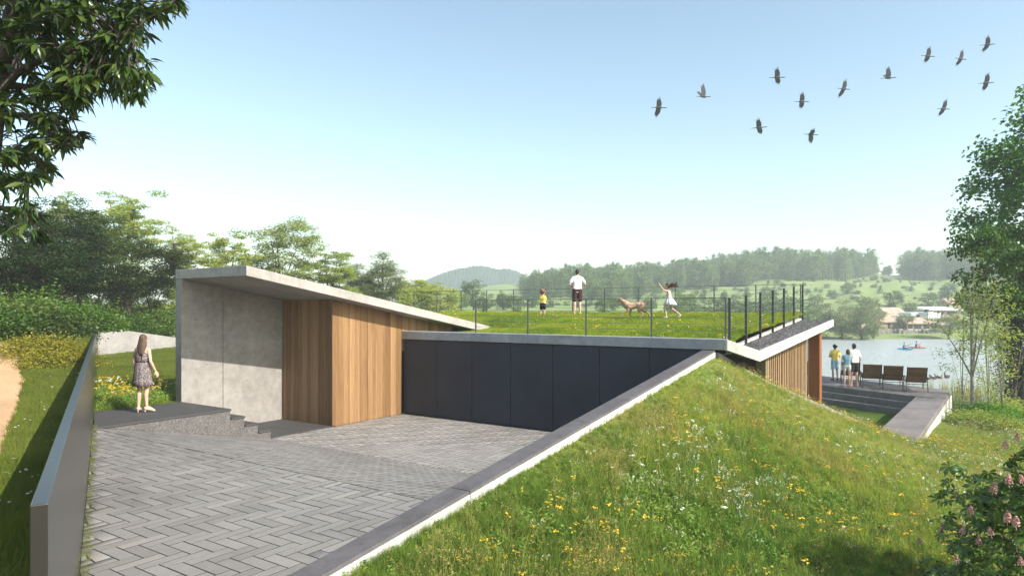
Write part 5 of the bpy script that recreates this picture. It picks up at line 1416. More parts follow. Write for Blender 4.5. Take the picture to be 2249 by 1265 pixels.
def leaf_basis(d_, roll):
    up = np.array([0.15 * math.sin(roll * 9), 0.15 * math.cos(roll * 7), 1.0]); s_ = np.cross(up, d_); s_ /= np.linalg.norm(s_) + 1e-9
    n_ = np.cross(d_, s_)
    s2 = s_ * math.cos(roll) + n_ * math.sin(roll); n2 = np.cross(d_, s2)
    return np.stack([d_, s2, n2], 1)
camv = np.array([0, 0, H])
def px_of(p_):
    r_, w_2 = w2cam(p_[0], p_[1]); return CX + F * r_ / w_2, HY - F * (p_[2] - H) / w_2
infr = []
for i, (c, d_, l_) in enumerate(leaves):
    X_, Y_ = px_of(c); infr.append((0 if (X_ > 5 and Y_ > 5) else 1, np.linalg.norm(c - camv) / l_))
order = sorted(range(len(leaves)), key=lambda i: infr[i])
fb = Bag()
for q_, i in enumerate(order):
    c, d_, l_ = leaves[i]
    B_ = leaf_basis(d_, ro.normal(0, 0.45))
    if q_ < 300:
        o = mob('leaf', leaf_me, ot, True)
        M4 = Matrix([list(B_[0] * l_) + [c[0]], list(B_[1] * l_) + [c[1]], list(B_[2] * l_) + [c[2]], [0, 0, 0, 1]])
        o.matrix_basis = M4
    else:
        fb.add((LV * l_) @ B_.T + c, LF)
tag(mob('foliage', fb.mesh('foliage', M['mango'], True), ot), kind='stuff')

# ------------------------------------------------------------------ flowering bush at the bottom right
M['chest'] = foliage('broad_leaf', [(0.030, 0.075, 0.012), (0.065, 0.13, 0.020), (0.12, 0.20, 0.034), (0.18, 0.27, 0.05)], 0.3, 0.4, gloss=0.4)
M['pink'] = plain('pink_blossom', (0.60, 0.33, 0.29), 0.6, 0, 0.35, 60, obj=True)
def palm_leaf(seed):
    g = np.random.default_rng(seed); b_ = Bag()
    for k in range(6):
        t_ = -1.9 + 3.8 * k / 5; l_ = 1.0 - 0.28 * abs(k - 2.5) / 2.5
        xs_ = [0.08, 0.35, 0.7, 1.0]; hw = [0.02, 0.12, 0.20, 0.0]; zz = [0, 0.06, 0.0, -0.16]
        v = []
        for x_, h_, z_ in zip(xs_, hw, zz): v += [(x_ * l_, -h_ * l_, z_ + h_ * 0.3), (x_ * l_, 0, z_), (x_ * l_, h_ * l_, z_ + h_ * 0.3)]
        v = np.array(v); R_2 = np.array([[math.cos(t_), -math.sin(t_), 0], [math.sin(t_), math.cos(t_), 0], [0, 0, 1]])
        b_.add(v @ R_2.T, [(i * 3 + j, i * 3 + j + 1, i * 3 + j + 4, i * 3 + j + 3) for i in range(3) for j in range(2)])
    return b_
PB = palm_leaf(1); PV = np.concatenate(PB.v); PFc = np.concatenate(PB.f)
palm_me = PB.mesh('leaf', M['chest'], True)
cb = at(2400, 1200, 7.0); gzb = float(zmead_m(np.array(cb.x), np.array(cb.y)))
bush = empty('flowering_bush', (cb.x, cb.y, gzb)); tag(bush, 'dark broad-leaved bush with pink flower spikes at the bottom right', 'bush', None, 'thing')
rc = np.random.default_rng(44)
stem_b = Bag(); lv = []
top_z = 2.05 - gzb
for k in range(760):
    d_ = rc.normal(size=3); d_[2] = abs(d_[2]) * 0.9 + 0.02; d_ /= np.linalg.norm(d_)
    rad = rc.uniform(0.55, 1.03) ** 0.5
    bmp_ = 1 + 0.14 * math.sin(d_[0] * 8) * math.sin(d_[1] * 7 + 1) + 0.09 * math.sin(d_[2] * 13)
    c = np.array([cb.x, cb.y, gzb]) + d_ * rad * bmp_ * [1.5, 1.5, top_z]
    lv.append((c, d_))
for k in range(26):
    c, d_ = lv[k]; stem_b.tube(bez([cb.x + rc.normal(0, .1), cb.y + rc.normal(0, .1), gzb - 0.1], np.array([cb.x, cb.y, gzb]) + d_ * [0.4, 0.4, 0.9], c, 6), np.linspace(0.03, 0.006, 6), 5)
mob('stems', stem_b.mesh('stems', BK, True), bush)
allv = []
for (c, d_) in lv:
    for j in range(3):
        dd_ = d_ * [1, 1, 0.4] + rc.normal(0, 0.5, 3); dd_[2] -= 0.25; dd_ /= np.linalg.norm(dd_)
        allv.append((c + rc.normal(0, 0.06, 3), dd_, rc.uniform(0.09, 0.15)))
def vis_key(q_):
    X_, Y_ = px_of(q_[0]); return (0 if (X_ < 2245 and Y_ < 1262) else 1, np.linalg.norm(q_[0] - camv))
allv.sort(key=vis_key)
cbag = Bag()
for q_, (c, d_, l_) in enumerate(allv):
    B_ = leaf_basis(d_, rc.normal(0, 0.35))
    if q_ < 300:
        o = mob('leaf', palm_me, bush, True)
        o.matrix_basis = Matrix([list(B_[0] * l_) + [c[0]], list(B_[1] * l_) + [c[1]], list(B_[2] * l_) + [c[2]], [0, 0, 0, 1]])
    else: cbag.add((PV * l_) @ B_.T + c, PFc)
tag(mob('foliage', cbag.mesh('foliage', M['chest'], True), bush), kind='stuff')
def spike_mesh(seed):
    g = np.random.default_rng(seed); b_ = Bag()
    b_.tube([(0, 0, -0.05), (0, 0, 0.06), (0.004, 0, 0.125)], [0.004, 0.003, 0.002], 5)
    for k in range(46):
        z = 0.125 * k / 45; R = 0.034 * (1 - (k / 45) ** 1.6) + 0.006; t_ = k * 2.4
        c = np.array([R * math.cos(t_), R * math.sin(t_), z])
        for m_ in range(2):
            n_ = g.normal(size=3); n_ /= np.linalg.norm(n_); a_ = np.cross(n_, [0.2, 0.3, 0.9]); a_ /= np.linalg.norm(a_); b2 = np.cross(n_, a_)
            s_ = 0.012 * g.uniform(.8, 1.3)
            b_.add([c + a_ * s_, c + b2 * s_, c - a_ * s_, c - b2 * s_], [(0, 1, 2, 3)])
    return b_.mesh('flower_spike', M['pink'])
spikes = [spike_mesh(80 + k) for k in range(3)]
sp_px = [(2131, 1128), (2067, 1170), (2112, 1172), (2177, 1175), (2213, 1145), (2232, 1155), (2020, 1195), (2181, 1080), (2216, 1062), (2243, 1240), (2206, 985), (2232, 968), (2246, 1060), (2150, 1195), (2100, 1235)]
CB = np.array([cb.x, cb.y, gzb])
for i, (x_, y_) in enumerate(sp_px):
    # stand the spike on the outside of the crown along its line of sight
    best = None
    for w_2 in np.linspace(4.6, 8.2, 73):
        p_ = np.array(at(x_, y_, w_2)); e_ = (p_ - CB) / [1.55, 1.55, top_z]; q_ = np.linalg.norm(e_)
        if best is None or abs(q_ - 1.03) < best[0]: best = (abs(q_ - 1.03), p_)
        if q_ < 1.04: break
    o = mob('flower_spike', spikes[i % 3], bush, True)
    o.location = best[1]; o.rotation_euler = (rc.normal(0, .15), rc.normal(0, .15), rc.uniform(0, 6)); s_ = rc.uniform(0.6, 0.85); o.scale = (s_, s_, s_)
# ------------------------------------------------------------------ people and animals
TH = math.atan2(SA, CA)                                # turned so that local +Y looks away from the camera
def ico(sub):
    bm = bmesh.new(); bmesh.ops.create_icosphere(bm, subdivisions=sub, radius=1.0)
    v = [x.co.copy() for x in bm.verts]; bm.free(); return v
ICO1, ICO2 = ico(1), ico(2)
def blob_mesh(name, groups, m):
    """each group is a list of (x, y, z, r) or (x, y, z, (rx, ry, rz)); its convex hull becomes one lump"""
    bm = bmesh.new()
    for g in groups:
        vs = []
        for (x, y, z, r) in g:
            R = (r, r, r) if not hasattr(r, '__len__') else r
            for d in (ICO2 if max(R) > 0.03 else ICO1): vs.append(bm.verts.new((x + d.x * R[0], y + d.y * R[1], z + d.z * R[2])))
        res = bmesh.ops.convex_hull(bm, input=vs, use_existing_faces=False)
        junk = [e for e in res['geom_interior'] if isinstance(e, bmesh.types.BMVert)]
        if junk: bmesh.ops.delete(bm, geom=junk, context='VERTS')
    me = bpy.data.meshes.new(name); bm.to_mesh(me); bm.free(); me.materials.append(m)
    return me
def blob(name, groups, m, parent, voxel=0.012, smooth=4):
    o = mob(name, blob_mesh(name, groups, m), parent, False)
    r = o.modifiers.new('fuse', 'REMESH'); r.mode = 'VOXEL'; r.voxel_size = voxel; r.use_smooth_shade = True
    s = o.modifiers.new('soften', 'SMOOTH'); s.factor = 0.5; s.iterations = smooth
    return o
def limb(*pts): return [[pts[i], pts[i + 1]] for i in range(len(pts) - 1)]
V3 = lambda a: np.array(a, float)
def hand(wr, dirn, palm_n, side, s=1.0, curl=0.35):
    """palm and five fingers from the wrist along dirn; thumb leaves the side of the palm"""
    d = V3(dirn) / np.linalg.norm(dirn); n = V3(palm_n); n = n - d * (n @ d); n /= np.linalg.norm(n); t = np.cross(n, d) * side
    wr = V3(wr); out = []
    k1, k2 = wr + d * 0.085 * s + t * 0.030 * s, wr + d * 0.080 * s - t * 0.032 * s
    out.append([(*(wr + d * 0.015 * s), 0.024 * s), (*k1, 0.014 * s), (*k2, 0.014 * s)])
    for off, L in ((0.030, 0.075), (0.010, 0.085), (-0.011, 0.080), (-0.031, 0.062)):
        b = wr + d * 0.085 * s + t * off * s
        m_ = b + (d * 0.5 + n * curl * 0.25) * L * s; e = m_ + (d * 0.45 + n * curl * 0.8) * L * s * 0.9
        out += limb((*b, 0.0095 * s), (*m_, 0.0085 * s), (*e, 0.007 * s))
    b = wr + d * 0.03 * s + t * 0.026 * s; m_ = b + (d * 0.6 + t * 0.75 + n * 0.2) * 0.035 * s; e = m_ + (d * 0.9 + t * 0.25 + n * 0.25) * 0.035 * s
    out += limb((*b, 0.012 * s), (*m_, 0.0105 * s), (*e, 0.008 * s))
    return out
SKIN = plain('skin', (0.56, 0.35, 0.255), 0.5, 0, 0.06, 12, obj=True)
SKIN2 = plain('tanned_skin', (0.42, 0.245, 0.165), 0.5, 0, 0.06, 12, obj=True)
HAIR_B = plain('brown_hair', (0.085, 0.045, 0.028), 0.45, 0, 0.45, 40, 0.4, True)
HAIR_D = plain('dark_hair', (0.022, 0.016, 0.013), 0.5, 0, 0.3, 40, 0.4, True)
def cloth(name, col, var=0.06): return plain(name, col, 0.85, 0, var, 25, 0.15, True, 0.2)
EYE = plain('eye', (0.02, 0.015, 0.012), 0.2)
STAND = dict(head=(0, .025, 1.625), neck=(0, 0, 1.47), shL=(-.165, 0, 1.40), shR=(.165, 0, 1.40), elL=(-.215, -.03, 1.13), elR=(.215, -.03, 1.13), wrL=(-.225, .06, .90), wrR=(.225, .06, .90),
             waist=(0, .0, 1.12), pel=(0, 0, .96), hipL=(-.09, 0, .91), hipR=(.09, 0, .91), knL=(-.10, .02, .50), knR=(.10, .02, .50), anL=(-.105, -.03, .085), anR=(.105, -.03, .085), toeL=(-.13, .13, .03), toeR=(.13, .13, .03))
def person(label, loc, rz, height, J=None, female=False, headk=1.0, skin=SKIN, voxel=0.012, top=None, bottom=None, hair=('short', HAIR_D), shoes=None, slim=1.0, group=None, hat=None, hands_n=None, face_turn=0.0):
    """top = (material, sleeve 0..1, hem z), bottom = (material, leg end 0..1 (1 = knee))"""
    j = {k: V3(v) for k, v in STAND.items()}
    for k, v in (J or {}).items(): j[k] = V3(v)
    root = empty('person', loc, rz, height / 1.75); tag(root, label, 'person', group, 'thing')
    q = slim; P_ = lambda k, r: (*j[k], r * q)
    hd = j['head']; hk = headk
    ft = np.array([math.sin(-face_turn), math.cos(-face_turn), 0]) * -1 if False else np.array([math.sin(face_turn), math.cos(face_turn), 0]); fs = np.array([ft[1], -ft[0], 0])
    def hp(f, s, u): return hd + (ft * f + fs * s) * hk + np.array([0, 0, u * hk])
    sw_ = 0.9 if female else 1.0
    g = [[(*hd, (0.074 * hk, 0.092 * hk, 0.112 * hk)), (*hp(.035, 0, -.05), 0.060 * hk)], [(*hp(.03, 0, -.085), 0.042 * hk), (*hp(.045, 0, -.06), 0.045 * hk), (*hd, 0.06 * hk)],
         limb((*j['neck'], 0.054 * q), (*(hd - [0, .015, .09 * hk]), 0.050 * q))[0], [(*hp(.092, 0, .0), 0.012 * hk), (*hp(.104, 0, -.018), 0.014 * hk)], [(*hp(.085, 0, -.052), 0.016 * hk)],
         [(*hp(-.005, .076, -.005), (0.012 * hk, 0.022 * hk, 0.030 * hk))], [(*hp(-.005, -.076, -.005), (0.012 * hk, 0.022 * hk, 0.030 * hk))]]
    ch = (j['shL'] + j['shR']) / 2
    ax = (j['shR'] - j['shL']); ax = ax / (np.linalg.norm(ax) + 1e-9); wx = (j['hipR'] - j['hipL']); wx = wx / (np.linalg.norm(wx) + 1e-9)
    wst = j['waist']
    torso = [[(*(ch + ax * .125 * sw_ * q), .062 * q), (*(ch - ax * .125 * sw_ * q), .062 * q), (*(ch * .5 + wst * .5 + ax * .085 * sw_ * q), .088 * q), (*(ch * .5 + wst * .5 - ax * .085 * sw_ * q), .088 * q)],
             [(*(ch * .5 + wst * .5 + ax * .08 * sw_ * q), .088 * q), (*(ch * .5 + wst * .5 - ax * .08 * sw_ * q), .088 * q), (*(wst + ax * .07 * q * sw_), .080 * q), (*(wst - ax * .07 * q * sw_), .080 * q)],
             [(*(ch + [0, 0, .045]), .05 * q), (*(ch + ax * .13 * sw_), .045 * q), (*(ch - ax * .13 * sw_), .045 * q)]]
    hipw = .085 if not female else .095
    hips = [[(*(wst + wx * .065 * q), .082 * q), (*(wst - wx * .065 * q), .082 * q), (*(j['pel'] + wx * hipw * q), .092 * q), (*(j['pel'] - wx * hipw * q), .092 * q)],
            [(*(j['pel'] + wx * hipw * q), .092 * q), (*(j['pel'] - wx * hipw * q), .092 * q), (*j['hipL'], .088 * q), (*j['hipR'], .088 * q)]]
    arms, legs, hands, feet = [], [], [], []
    for s, sd in (('L', -1), ('R', 1)):
        sh, el, wr = j['sh' + s], j['el' + s], j['wr' + s]
        arms += limb((*sh, .050 * q), (*el, .036 * q)) + limb((*el, .038 * q), (*(el * .65 + wr * .35), .037 * q), (*wr, .025 * q))
        pn = (hands_n or {}).get(s, (-sd * 1.0, 0.25, 0))
        hands += hand(wr, (wr - el), pn, 1 if sd > 0 else -1, 1.0 if headk <= 1.05 else 0.85)
        hp_, kn, an, to = j['hip' + s], j['kn' + s], j['an' + s], j['toe' + s]
        fdir = (to - an) * [1, 1, 0]; fdir = fdir / (np.linalg.norm(fdir) + 1e-9)
        sh_d = (an - kn); back = -fdir
        calf = kn * .68 + an * .32 + back * .018
        legs += limb((*hp_, .086 * q), (*(hp_ * .5 + kn * .5), .072 * q), (*kn, .054 * q)) + limb((*kn, .052 * q), (*calf, .054 * q), (*an, .034 * q))
        feet += [[(*an, .034 * q), (*(an + back * .025 - [0, 0, .045]), .034 * q), (*(an * .45 + to * .55 + [0, 0, .012]), .036 * q)], [(*(an * .4 + to * .6 + [0, 0, .005]), .036 * q), (*(to + [0, 0, -.002]), .028 * q)]]
    blob('body', g + torso + hips + arms + hands + legs + feet, skin, root, voxel, 3)
    for s in (-1, 1):
        mob('eye', blob_mesh('eye', [[(*hp(.082, s * .033, .01), 0.011 * hk)]], EYE), root, False)
    gr = lambda gs, k: [[(p[0], p[1], p[2], (p[3] + k if not hasattr(p[3], '__len__') else tuple(c + k for c in p[3]))) for p in gg] for gg in gs]
    if top:
        mt, sl, hem = top
        tg = gr(torso, .014)
        lo = j['pel'] * (1 - hem) + wst * hem
        tg.append([(*(wst + ax * .075 * q), .094 * q), (*(wst - ax * .075 * q), .094 * q), (*(lo + wx * .09 * q), .098 * q), (*(lo - wx * .09 * q), .098 * q)])
        for s in 'LR':
            sh, el = j['sh' + s], j['el' + s]
            e = sh * (1 - sl) + el * sl
            if sl > 0.05: tg.append([(*sh, .060 * q), (*e, .062 * q)])
            else: tg.append([(*(sh * .82 + ch * .18), .055 * q)])
        blob('shirt', tg, mt, root, voxel, 3)
    if bottom:
        mb, le = bottom
        bg2 = gr(hips[1:], .012) + gr([[hips[0][2], hips[0][3], (*wst, .06 * q)]], .008)
        for s in 'LR':
            e = j['hip' + s] * (1 - le) + j['kn' + s] * le
            bg2.append([(*j['hip' + s], .100 * q), (*e, .092 * q)])
        blob('shorts', bg2, mb, root, voxel, 3)
    if hair:
        st, mh = hair
        hg = [[(*hp(-.018, 0, .028), (0.084 * hk, 0.092 * hk, 0.100 * hk))], [(*hp(-.05, 0, -.02), (0.070 * hk, 0.055 * hk, 0.075 * hk))]]
        if st == 'curly':
            rh = np.random.default_rng(3)
            for k in range(26):
                d = rh.normal(size=3); d[2] = abs(d[2]) * .9 - .2; d /= np.linalg.norm(d); d[1] = d[1] - .25
                hg.append([(*(hd + d * [.085, .09, .10] * hk + [0, -.01, .02]), .032 * hk)])
        if st == 'bob':
            hg.append([(*hp(-.03, .045, .0), .05 * hk), (*hp(-.04, .05, -.15), .035 * hk), (*hp(-.03, -.045, .0), .05 * hk), (*hp(-.04, -.05, -.15), .035 * hk), (*hp(-.07, 0, -.16), .03)])
        if st == 'long':
            rh = np.random.default_rng(8)
            for k in range(26):
                t_ = -1.5 + 3.0 * k / 25
                a0 = hp(-.05 * math.cos(t_) - .01, .072 * math.sin(t_), .03)
                a1 = hp(-.085 * math.cos(t_) - .025, .100 * math.sin(t_) + rh.normal(0, .006), -.15)
                a2 = hp(-.115 - rh.uniform(0, .015), .100 * math.sin(t_) + rh.normal(0, .012) - .01, -.33 + rh.normal(0, .02))
                a3 = hp(-.105, .075 * math.sin(t_) + rh.normal(0, .014) - .015, -.47 + rh.normal(0, .035))
                hg += limb((*a0, .026), (*a1, .024), (*a2, .020), (*a3, .008))
        if st == 'flying':
            rh = np.random.default_rng(9)
            for k in range(16):
                a0 = hp(-.05, rh.normal(0, .04), .03 + rh.normal(0, .03)); a1 = hp(-.16 - rh.uniform(0, .04), rh.normal(0, .05), .03 + rh.normal(0, .05)); a2 = hp(-.30 - rh.uniform(0, .12), rh.normal(0, .07), -.03 + rh.normal(0, .07))
                hg += limb((*a0, .036), (*a1, .028), (*a2, .010))
        blob('hair', hg, mh, root, min(voxel, 0.011), 2)
    if hat:
        blob('cap', [[(*hp(-.01, 0, .075), (.09 * hk, .10 * hk, .055 * hk))], [(*hp(.09, 0, .06), (.06, .05, .01))]], hat, root, 0.012, 2)
    if shoes:
        for s in 'LR':
            an, to = j['an' + s], j['toe' + s]
            fdir = (to - an) * [1, 1, 0]; fdir /= np.linalg.norm(fdir)
            gs = [[(*(an - fdir * .022 - [0, 0, .035]), .040), (*(an * .4 + to * .6 + [0, 0, -.004]), .042), (*(to + fdir * .015 + [0, 0, .0]), .028)]]
            if shoes[1] == 'heel': gs.append([(*(an - fdir * .03 - [0, 0, .045]), .022), (*(an - fdir * .035 - [0, 0, .115]), .014)])
            blob('shoe', gs, shoes[0], root, 0.009, 2)
    return root, j
def loft(name, rings, m, parent, n=48, ripple=0.0, nr=14):
    """rings: (cx, cy, cz, rx, ry, ripple amount)"""
    v = []
    for (cx_, cy_, cz_, rx_, ry_, rp) in rings:
        for i in range(n):
            t = 2 * math.pi * i / n; k = 1 + rp * math.sin(nr * t + 1.3 * math.sin(3 * t))
            v.append((cx_ + rx_ * k * math.cos(t), cy_ + ry_ * k * math.sin(t), cz_))
    f = [(a * n + i, a * n + (i + 1) % n, (a + 1) * n + (i + 1) % n, (a + 1) * n + i) for a in range(len(rings) - 1) for i in range(n)]
    o = mob(name, me_from(name, v, f, m, True), parent, False)
    s = o.modifiers.new('thick', 'SOLIDIFY'); s.thickness = 0.004; s.offset = -1
    return o

# the woman on the platform
md, nt, nd, lk, b = new_mat('patterned_dress')
vp = N(nt, 'ShaderNodeTexCoord').outputs['Object']
vo = N(nt, 'ShaderNodeTexVoronoi'); vo.inputs['Scale'].default_value = 42; lk.new(vp, vo.inputs['Vector'])
lk.new(ramp(nt, vo.outputs['Distance'], [(0.22, (0.03, 0.022, 0.025)), (0.42, (0.095, 0.075, 0.078)), (0.68, (0.27, 0.23, 0.22))]), b.inputs['Base Color']); b.inputs['Roughness'].default_value = 0.85
md2 = plain('dress_waistband', (0.05, 0.03, 0.03), 0.8)
wl = at(313, 903, 4.70 * H); wl.z = PL * H + 0.002
JW = dict(head=(.012, .02, 1.615), shL=(-.150, 0, 1.385), shR=(.150, 0, 1.385), elL=(-.185, -.02, 1.12), wrL=(-.190, .05, .885), elR=(.215, -.03, 1.13), wrR=(.275, .05, .915),
          hipL=(-.085, 0, .91), hipR=(.085, 0, .91), knL=(-.075, .015, .51), knR=(.085, .03, .51), anL=(-.06, -.05, .125), anR=(.10, .0, .125), toeL=(-.10, .08, .025), toeR=(.19, .11, .025), pel=(0, 0, .97), waist=(0, 0, 1.13))
wr_, jw = person('woman with long brown hair in a patterned sleeveless dress on the entrance platform', wl, TH - 0.12, 1.84, JW, True, 0.95, SKIN, 0.008, hair=('long', HAIR_B), shoes=(cloth('beige_leather', (0.52, 0.42, 0.33)), 'heel'), slim=0.90, face_turn=0.22)
dr = loft('dress', [(0, .0, 1.345, .128, .092, 0), (0, .0, 1.30, .152, .104, 0), (0, 0, 1.22, .150, .108, 0), (0, 0, 1.145, .140, .100, .01), (0, 0, 1.125, .134, .096, 0), (0, 0, 1.105, .140, .100, .02), (0, 0, 1.03, .160, .118, .022), (0, 0, .94, .172, .132, .028), (0, .0, .80, .184, .148, .04), (0, .0, .66, .196, .160, .055), (0, .0, .585, .202, .166, .065)], md, wr_)
loft('waistband', [(0, 0, 1.140, .1395, .101, 0), (0, 0, 1.112, .1405, .102, 0)], md2, wr_)
for s in (-1, 1):
    bs = Bag(); bs.tube([(s * .085, -.088, 1.335), (s * .07, -.085, 1.40), (s * .075, -.03, 1.452), (s * .085, .05, 1.42), (s * .085, .085, 1.34)], 0.007, 6); mob('strap', bs.mesh('strap', md, True), wr_, False)

# people on the roof lawn
def roof_pt(x, yh):
    """column x on the lawn at depth yh (in H)"""
    a = (x - CX) / F; w = yh * H / (SA * a + CA); p = cam2w(a * w, w, 0); p.z = float(zlawn(np.array(p.x / H), np.array(p.y / H))) * H + 0.01
    return p
WHITE = cloth('white_cotton', (0.74, 0.75, 0.77)); MAROON = cloth('maroon_shorts', (0.055, 0.022, 0.024)); YEL = cloth('yellow_cotton', (0.78, 0.58, 0.12)); NAVY = cloth('dark_navy', (0.018, 0.016, 0.028))
ak = dict(elL=(-.30, -.06, 1.17), wrL=(-.20, .10, 1.10), elR=(.30, -.06, 1.17), wrR=(.20, .10, 1.10), anL=(-.12, -.03, .085), anR=(.10, -.02, .085), toeL=(-.19, .11, .03), toeR=(.16, .12, .03))
person('man in a white shirt and dark shorts standing on the roof lawn, hands on hips', roof_pt(1268, 6.95), TH, 1.80, ak, skin=SKIN, voxel=0.014, top=(WHITE, .62, -.35), bottom=(MAROON, .82), hands_n={'L': (0.4, -.6, -.7), 'R': (-.4, -.6, -.7)})
kid = dict(head=(0, .03, 1.50), neck=(0, 0, 1.27), shL=(-.16, 0, 1.20), shR=(.16, 0, 1.20), elL=(-.19, .10, 1.02), wrL=(-.13, .26, .98), elR=(.20, .08, 1.0), wrR=(.17, .25, .90), waist=(0, .0, .95), pel=(0, 0, .80), hipL=(-.09, 0, .74), hipR=(.09, 0, .74), knL=(-.12, .03, .40), knR=(.11, .05, .40), anL=(-.14, -.06, .085), anR=(.12, .02, .085), toeL=(-.2, .08, .03), toeR=(.16, .17, .03))
person('toddler in a yellow shirt and dark shorts on the roof lawn', roof_pt(1192, 6.72), TH - 0.5, 1.10, kid, headk=1.75, voxel=0.016, slim=1.12, top=(YEL, .7, .1), bottom=(NAVY, .75), hair=('curly', plain('light_brown_hair', (0.14, 0.09, 0.05), 0.6, 0, 0.4, 40, 0.4, True)), shoes=(cloth('grey_shoe', (0.2, 0.19, 0.19)), 'flat'))
run = dict(head=(0, .10, 1.54), neck=(0, .05, 1.38), shL=(-.15, .04, 1.31), shR=(.15, .03, 1.31), elL=(-.27, .22, 1.36), wrL=(-.24, .38, 1.58), elR=(.22, .06, 1.10), wrR=(.20, .26, 1.06), waist=(0, .02, 1.06), pel=(0, 0, .92), hipL=(-.085, 0, .87), hipR=(.085, 0, .87),
           knL=(-.09, .22, .52), knR=(.10, -.12, .47), anL=(-.09, .12, .12), anR=(.10, -.46, .22), toeL=(-.09, .28, .05), toeR=(.11, -.40, .06))
gr_, _ = person('girl in a white dress running across the roof lawn with flying hair', roof_pt(1470, 6.45), TH + 1.15, 1.25, run, True, 1.28, SKIN, 0.014, hair=('flying', HAIR_B), shoes=(cloth('white_shoe', (0.7, 0.7, 0.7)), 'flat'), slim=0.92)
WD = cloth('white_dress', (0.70, 0.74, 0.72))
loft('dress', [(0, .05, 1.35, .085, .07, 0), (0, .04, 1.30, .155, .10, 0), (0, .03, 1.18, .135, .105, 0), (0, .02, 1.07, .112, .095, 0), (0, .0, .96, .165, .16, .03), (0, -.02, .82, .215, .235, .06), (0, -.04, .66, .26, .30, .09)], WD, gr_)
# dog
DOGM = plain('tan_fur', (0.36, 0.235, 0.155), 0.8, 0, 0.22, 14, 0.3, True)
def dog(label, loc, rz, s):
    root = empty('dog', loc, rz, s); root.scale = (s, s, s * 0.9); tag(root, label, 'dog', None, 'thing')
    g = [[(.22, 0, .50, .135), (.16, 0, .46, .145), (.05, 0, .48, .13)], [(.05, 0, .48, .13), (-.18, 0, .51, .112)], [(-.18, 0, .51, .112), (-.30, 0, .53, .10)],          # chest, loin, hips
         [(.26, 0, .56, .105), (.36, 0, .66, .075)], [(.36, 0, .66, .076), (.42, 0, .70, .080)], [(.44, 0, .69, .048), (.54, 0, .655, .032)], [(.44, 0, .66, .04), (.52, 0, .63, .022)],
         [(.40, .05, .73, .022), (.37, .072, .66, .014)], [(.40, -.05, .73, .022), (.37, -.072, .66, .014)],
         [(-.34, 0, .57, .03), (-.46, 0, .60, .024)], [(-.46, 0, .60, .024), (-.60, 0, .70, .014)], [(-.60, 0, .70, .014), (-.64, 0, .77, .009)]]
    def fore(y, el, wr_2, pw): return limb((.20, y, .47, .058), (*el, .042), (*wr_2, .026), (*pw, .026)) + [[(*pw, .026), (pw[0] + .045, pw[1], pw[2] - .012, .022)]]
    g += fore(.075, (.18, .075, .32), (.36, .075, .22), (.42, .075, .10)) + fore(-.075, (.10, -.075, .33), (.12, -.075, .17), (.04, -.075, .05))
    def hind(y, kn, hk, pw): return limb((-.27, y, .50, .082), (*kn, .055), (*hk, .028), (*pw, .026)) + [[(*pw, .026), (pw[0] + .05, pw[1], pw[2] - .015, .022)]]
    g += hind(.075, (-.15, .075, .33), (-.28, .075, .20), (-.20, .075, .05)) + hind(-.075, (-.28, -.075, .32), (-.47, -.075, .22), (-.52, -.075, .06))
    blob('body', g, DOGM, root, 0.012, 3)
    mob('nose', blob_mesh('nose', [[(.572, 0, .662, .014)]], EYE), root, False)
    for y in (-1, 1): mob('eye', blob_mesh('eye', [[(.475, y * .032, .715, .009)]], EYE), root, False)
    cl = Bag(); t_ = np.linspace(0, 2 * math.pi, 17)
    cl.tube(np.stack([.315 + .045 * np.cos(t_) * 0.7, .085 * np.sin(t_), .615 - .062 * np.cos(t_)], -1), 0.008, 6); mob('collar', cl.mesh('collar', cloth('collar_red', (0.25, 0.05, 0.04)), True), root, False)
dog('tan short-haired dog running across the roof lawn', roof_pt(1392, 6.40), TH + math.pi - 0.12, 1.06)

# people on the terrace
def deck_pt(x, y): w = F * H / (y - HY); return cam2w((x - CX) / F * w, w, 0.004)
fold = dict(elL=(-.24, .05, 1.14), wrL=(-.03, .22, 1.16), elR=(.24, .05, 1.14), wrR=(.05, .24, 1.12))
BLUE = cloth('pale_blue_print', (0.36, 0.50, 0.60), 0.35); BLK = cloth('black_shorts', (0.022, 0.022, 0.024)); TEAL = cloth('teal_vest', (0.18, 0.33, 0.42)); CREAM = cloth('cream_shorts', (0.62, 0.57, 0.50))
person('man in a yellow T-shirt and blue shorts with a cap, standing on the terrace', deck_pt(1834, 835), TH - 0.1, 1.66, fold, skin=SKIN2, voxel=0.015, top=(YEL, .65, -.2), bottom=(BLUE, .8), hair=('curly', HAIR_D), hat=WHITE, shoes=(cloth('dark_sandal', (0.04, 0.035, 0.03)), 'flat'), hands_n={'L': (0, -1, 0), 'R': (0, -1, 0)})
person('man in a white T-shirt and black shorts standing by the loungers', deck_pt(1876, 849), TH, 1.83, dict(elR=(.245, -.02, 1.13), wrR=(.225, .09, .92), elL=(-.235, .0, 1.14), wrL=(-.16, .12, .97), anL=(-.13, -.03, .085), anR=(.115, -.03, .085)), skin=SKIN, voxel=0.015, top=(WHITE, .6, -.1), bottom=(BLK, .62))
person('woman in a teal vest and cream shorts leaning towards the man in white', deck_pt(1860, 849.5), TH - 0.35, 1.62, dict(head=(.05, .04, 1.60), elR=(.20, .06, 1.14), wrR=(.20, .22, 1.0)), True, 1.0, SKIN, 0.015, top=(TEAL, .0, .1), bottom=(CREAM, .35), hair=('bob', HAIR_B), slim=0.88)
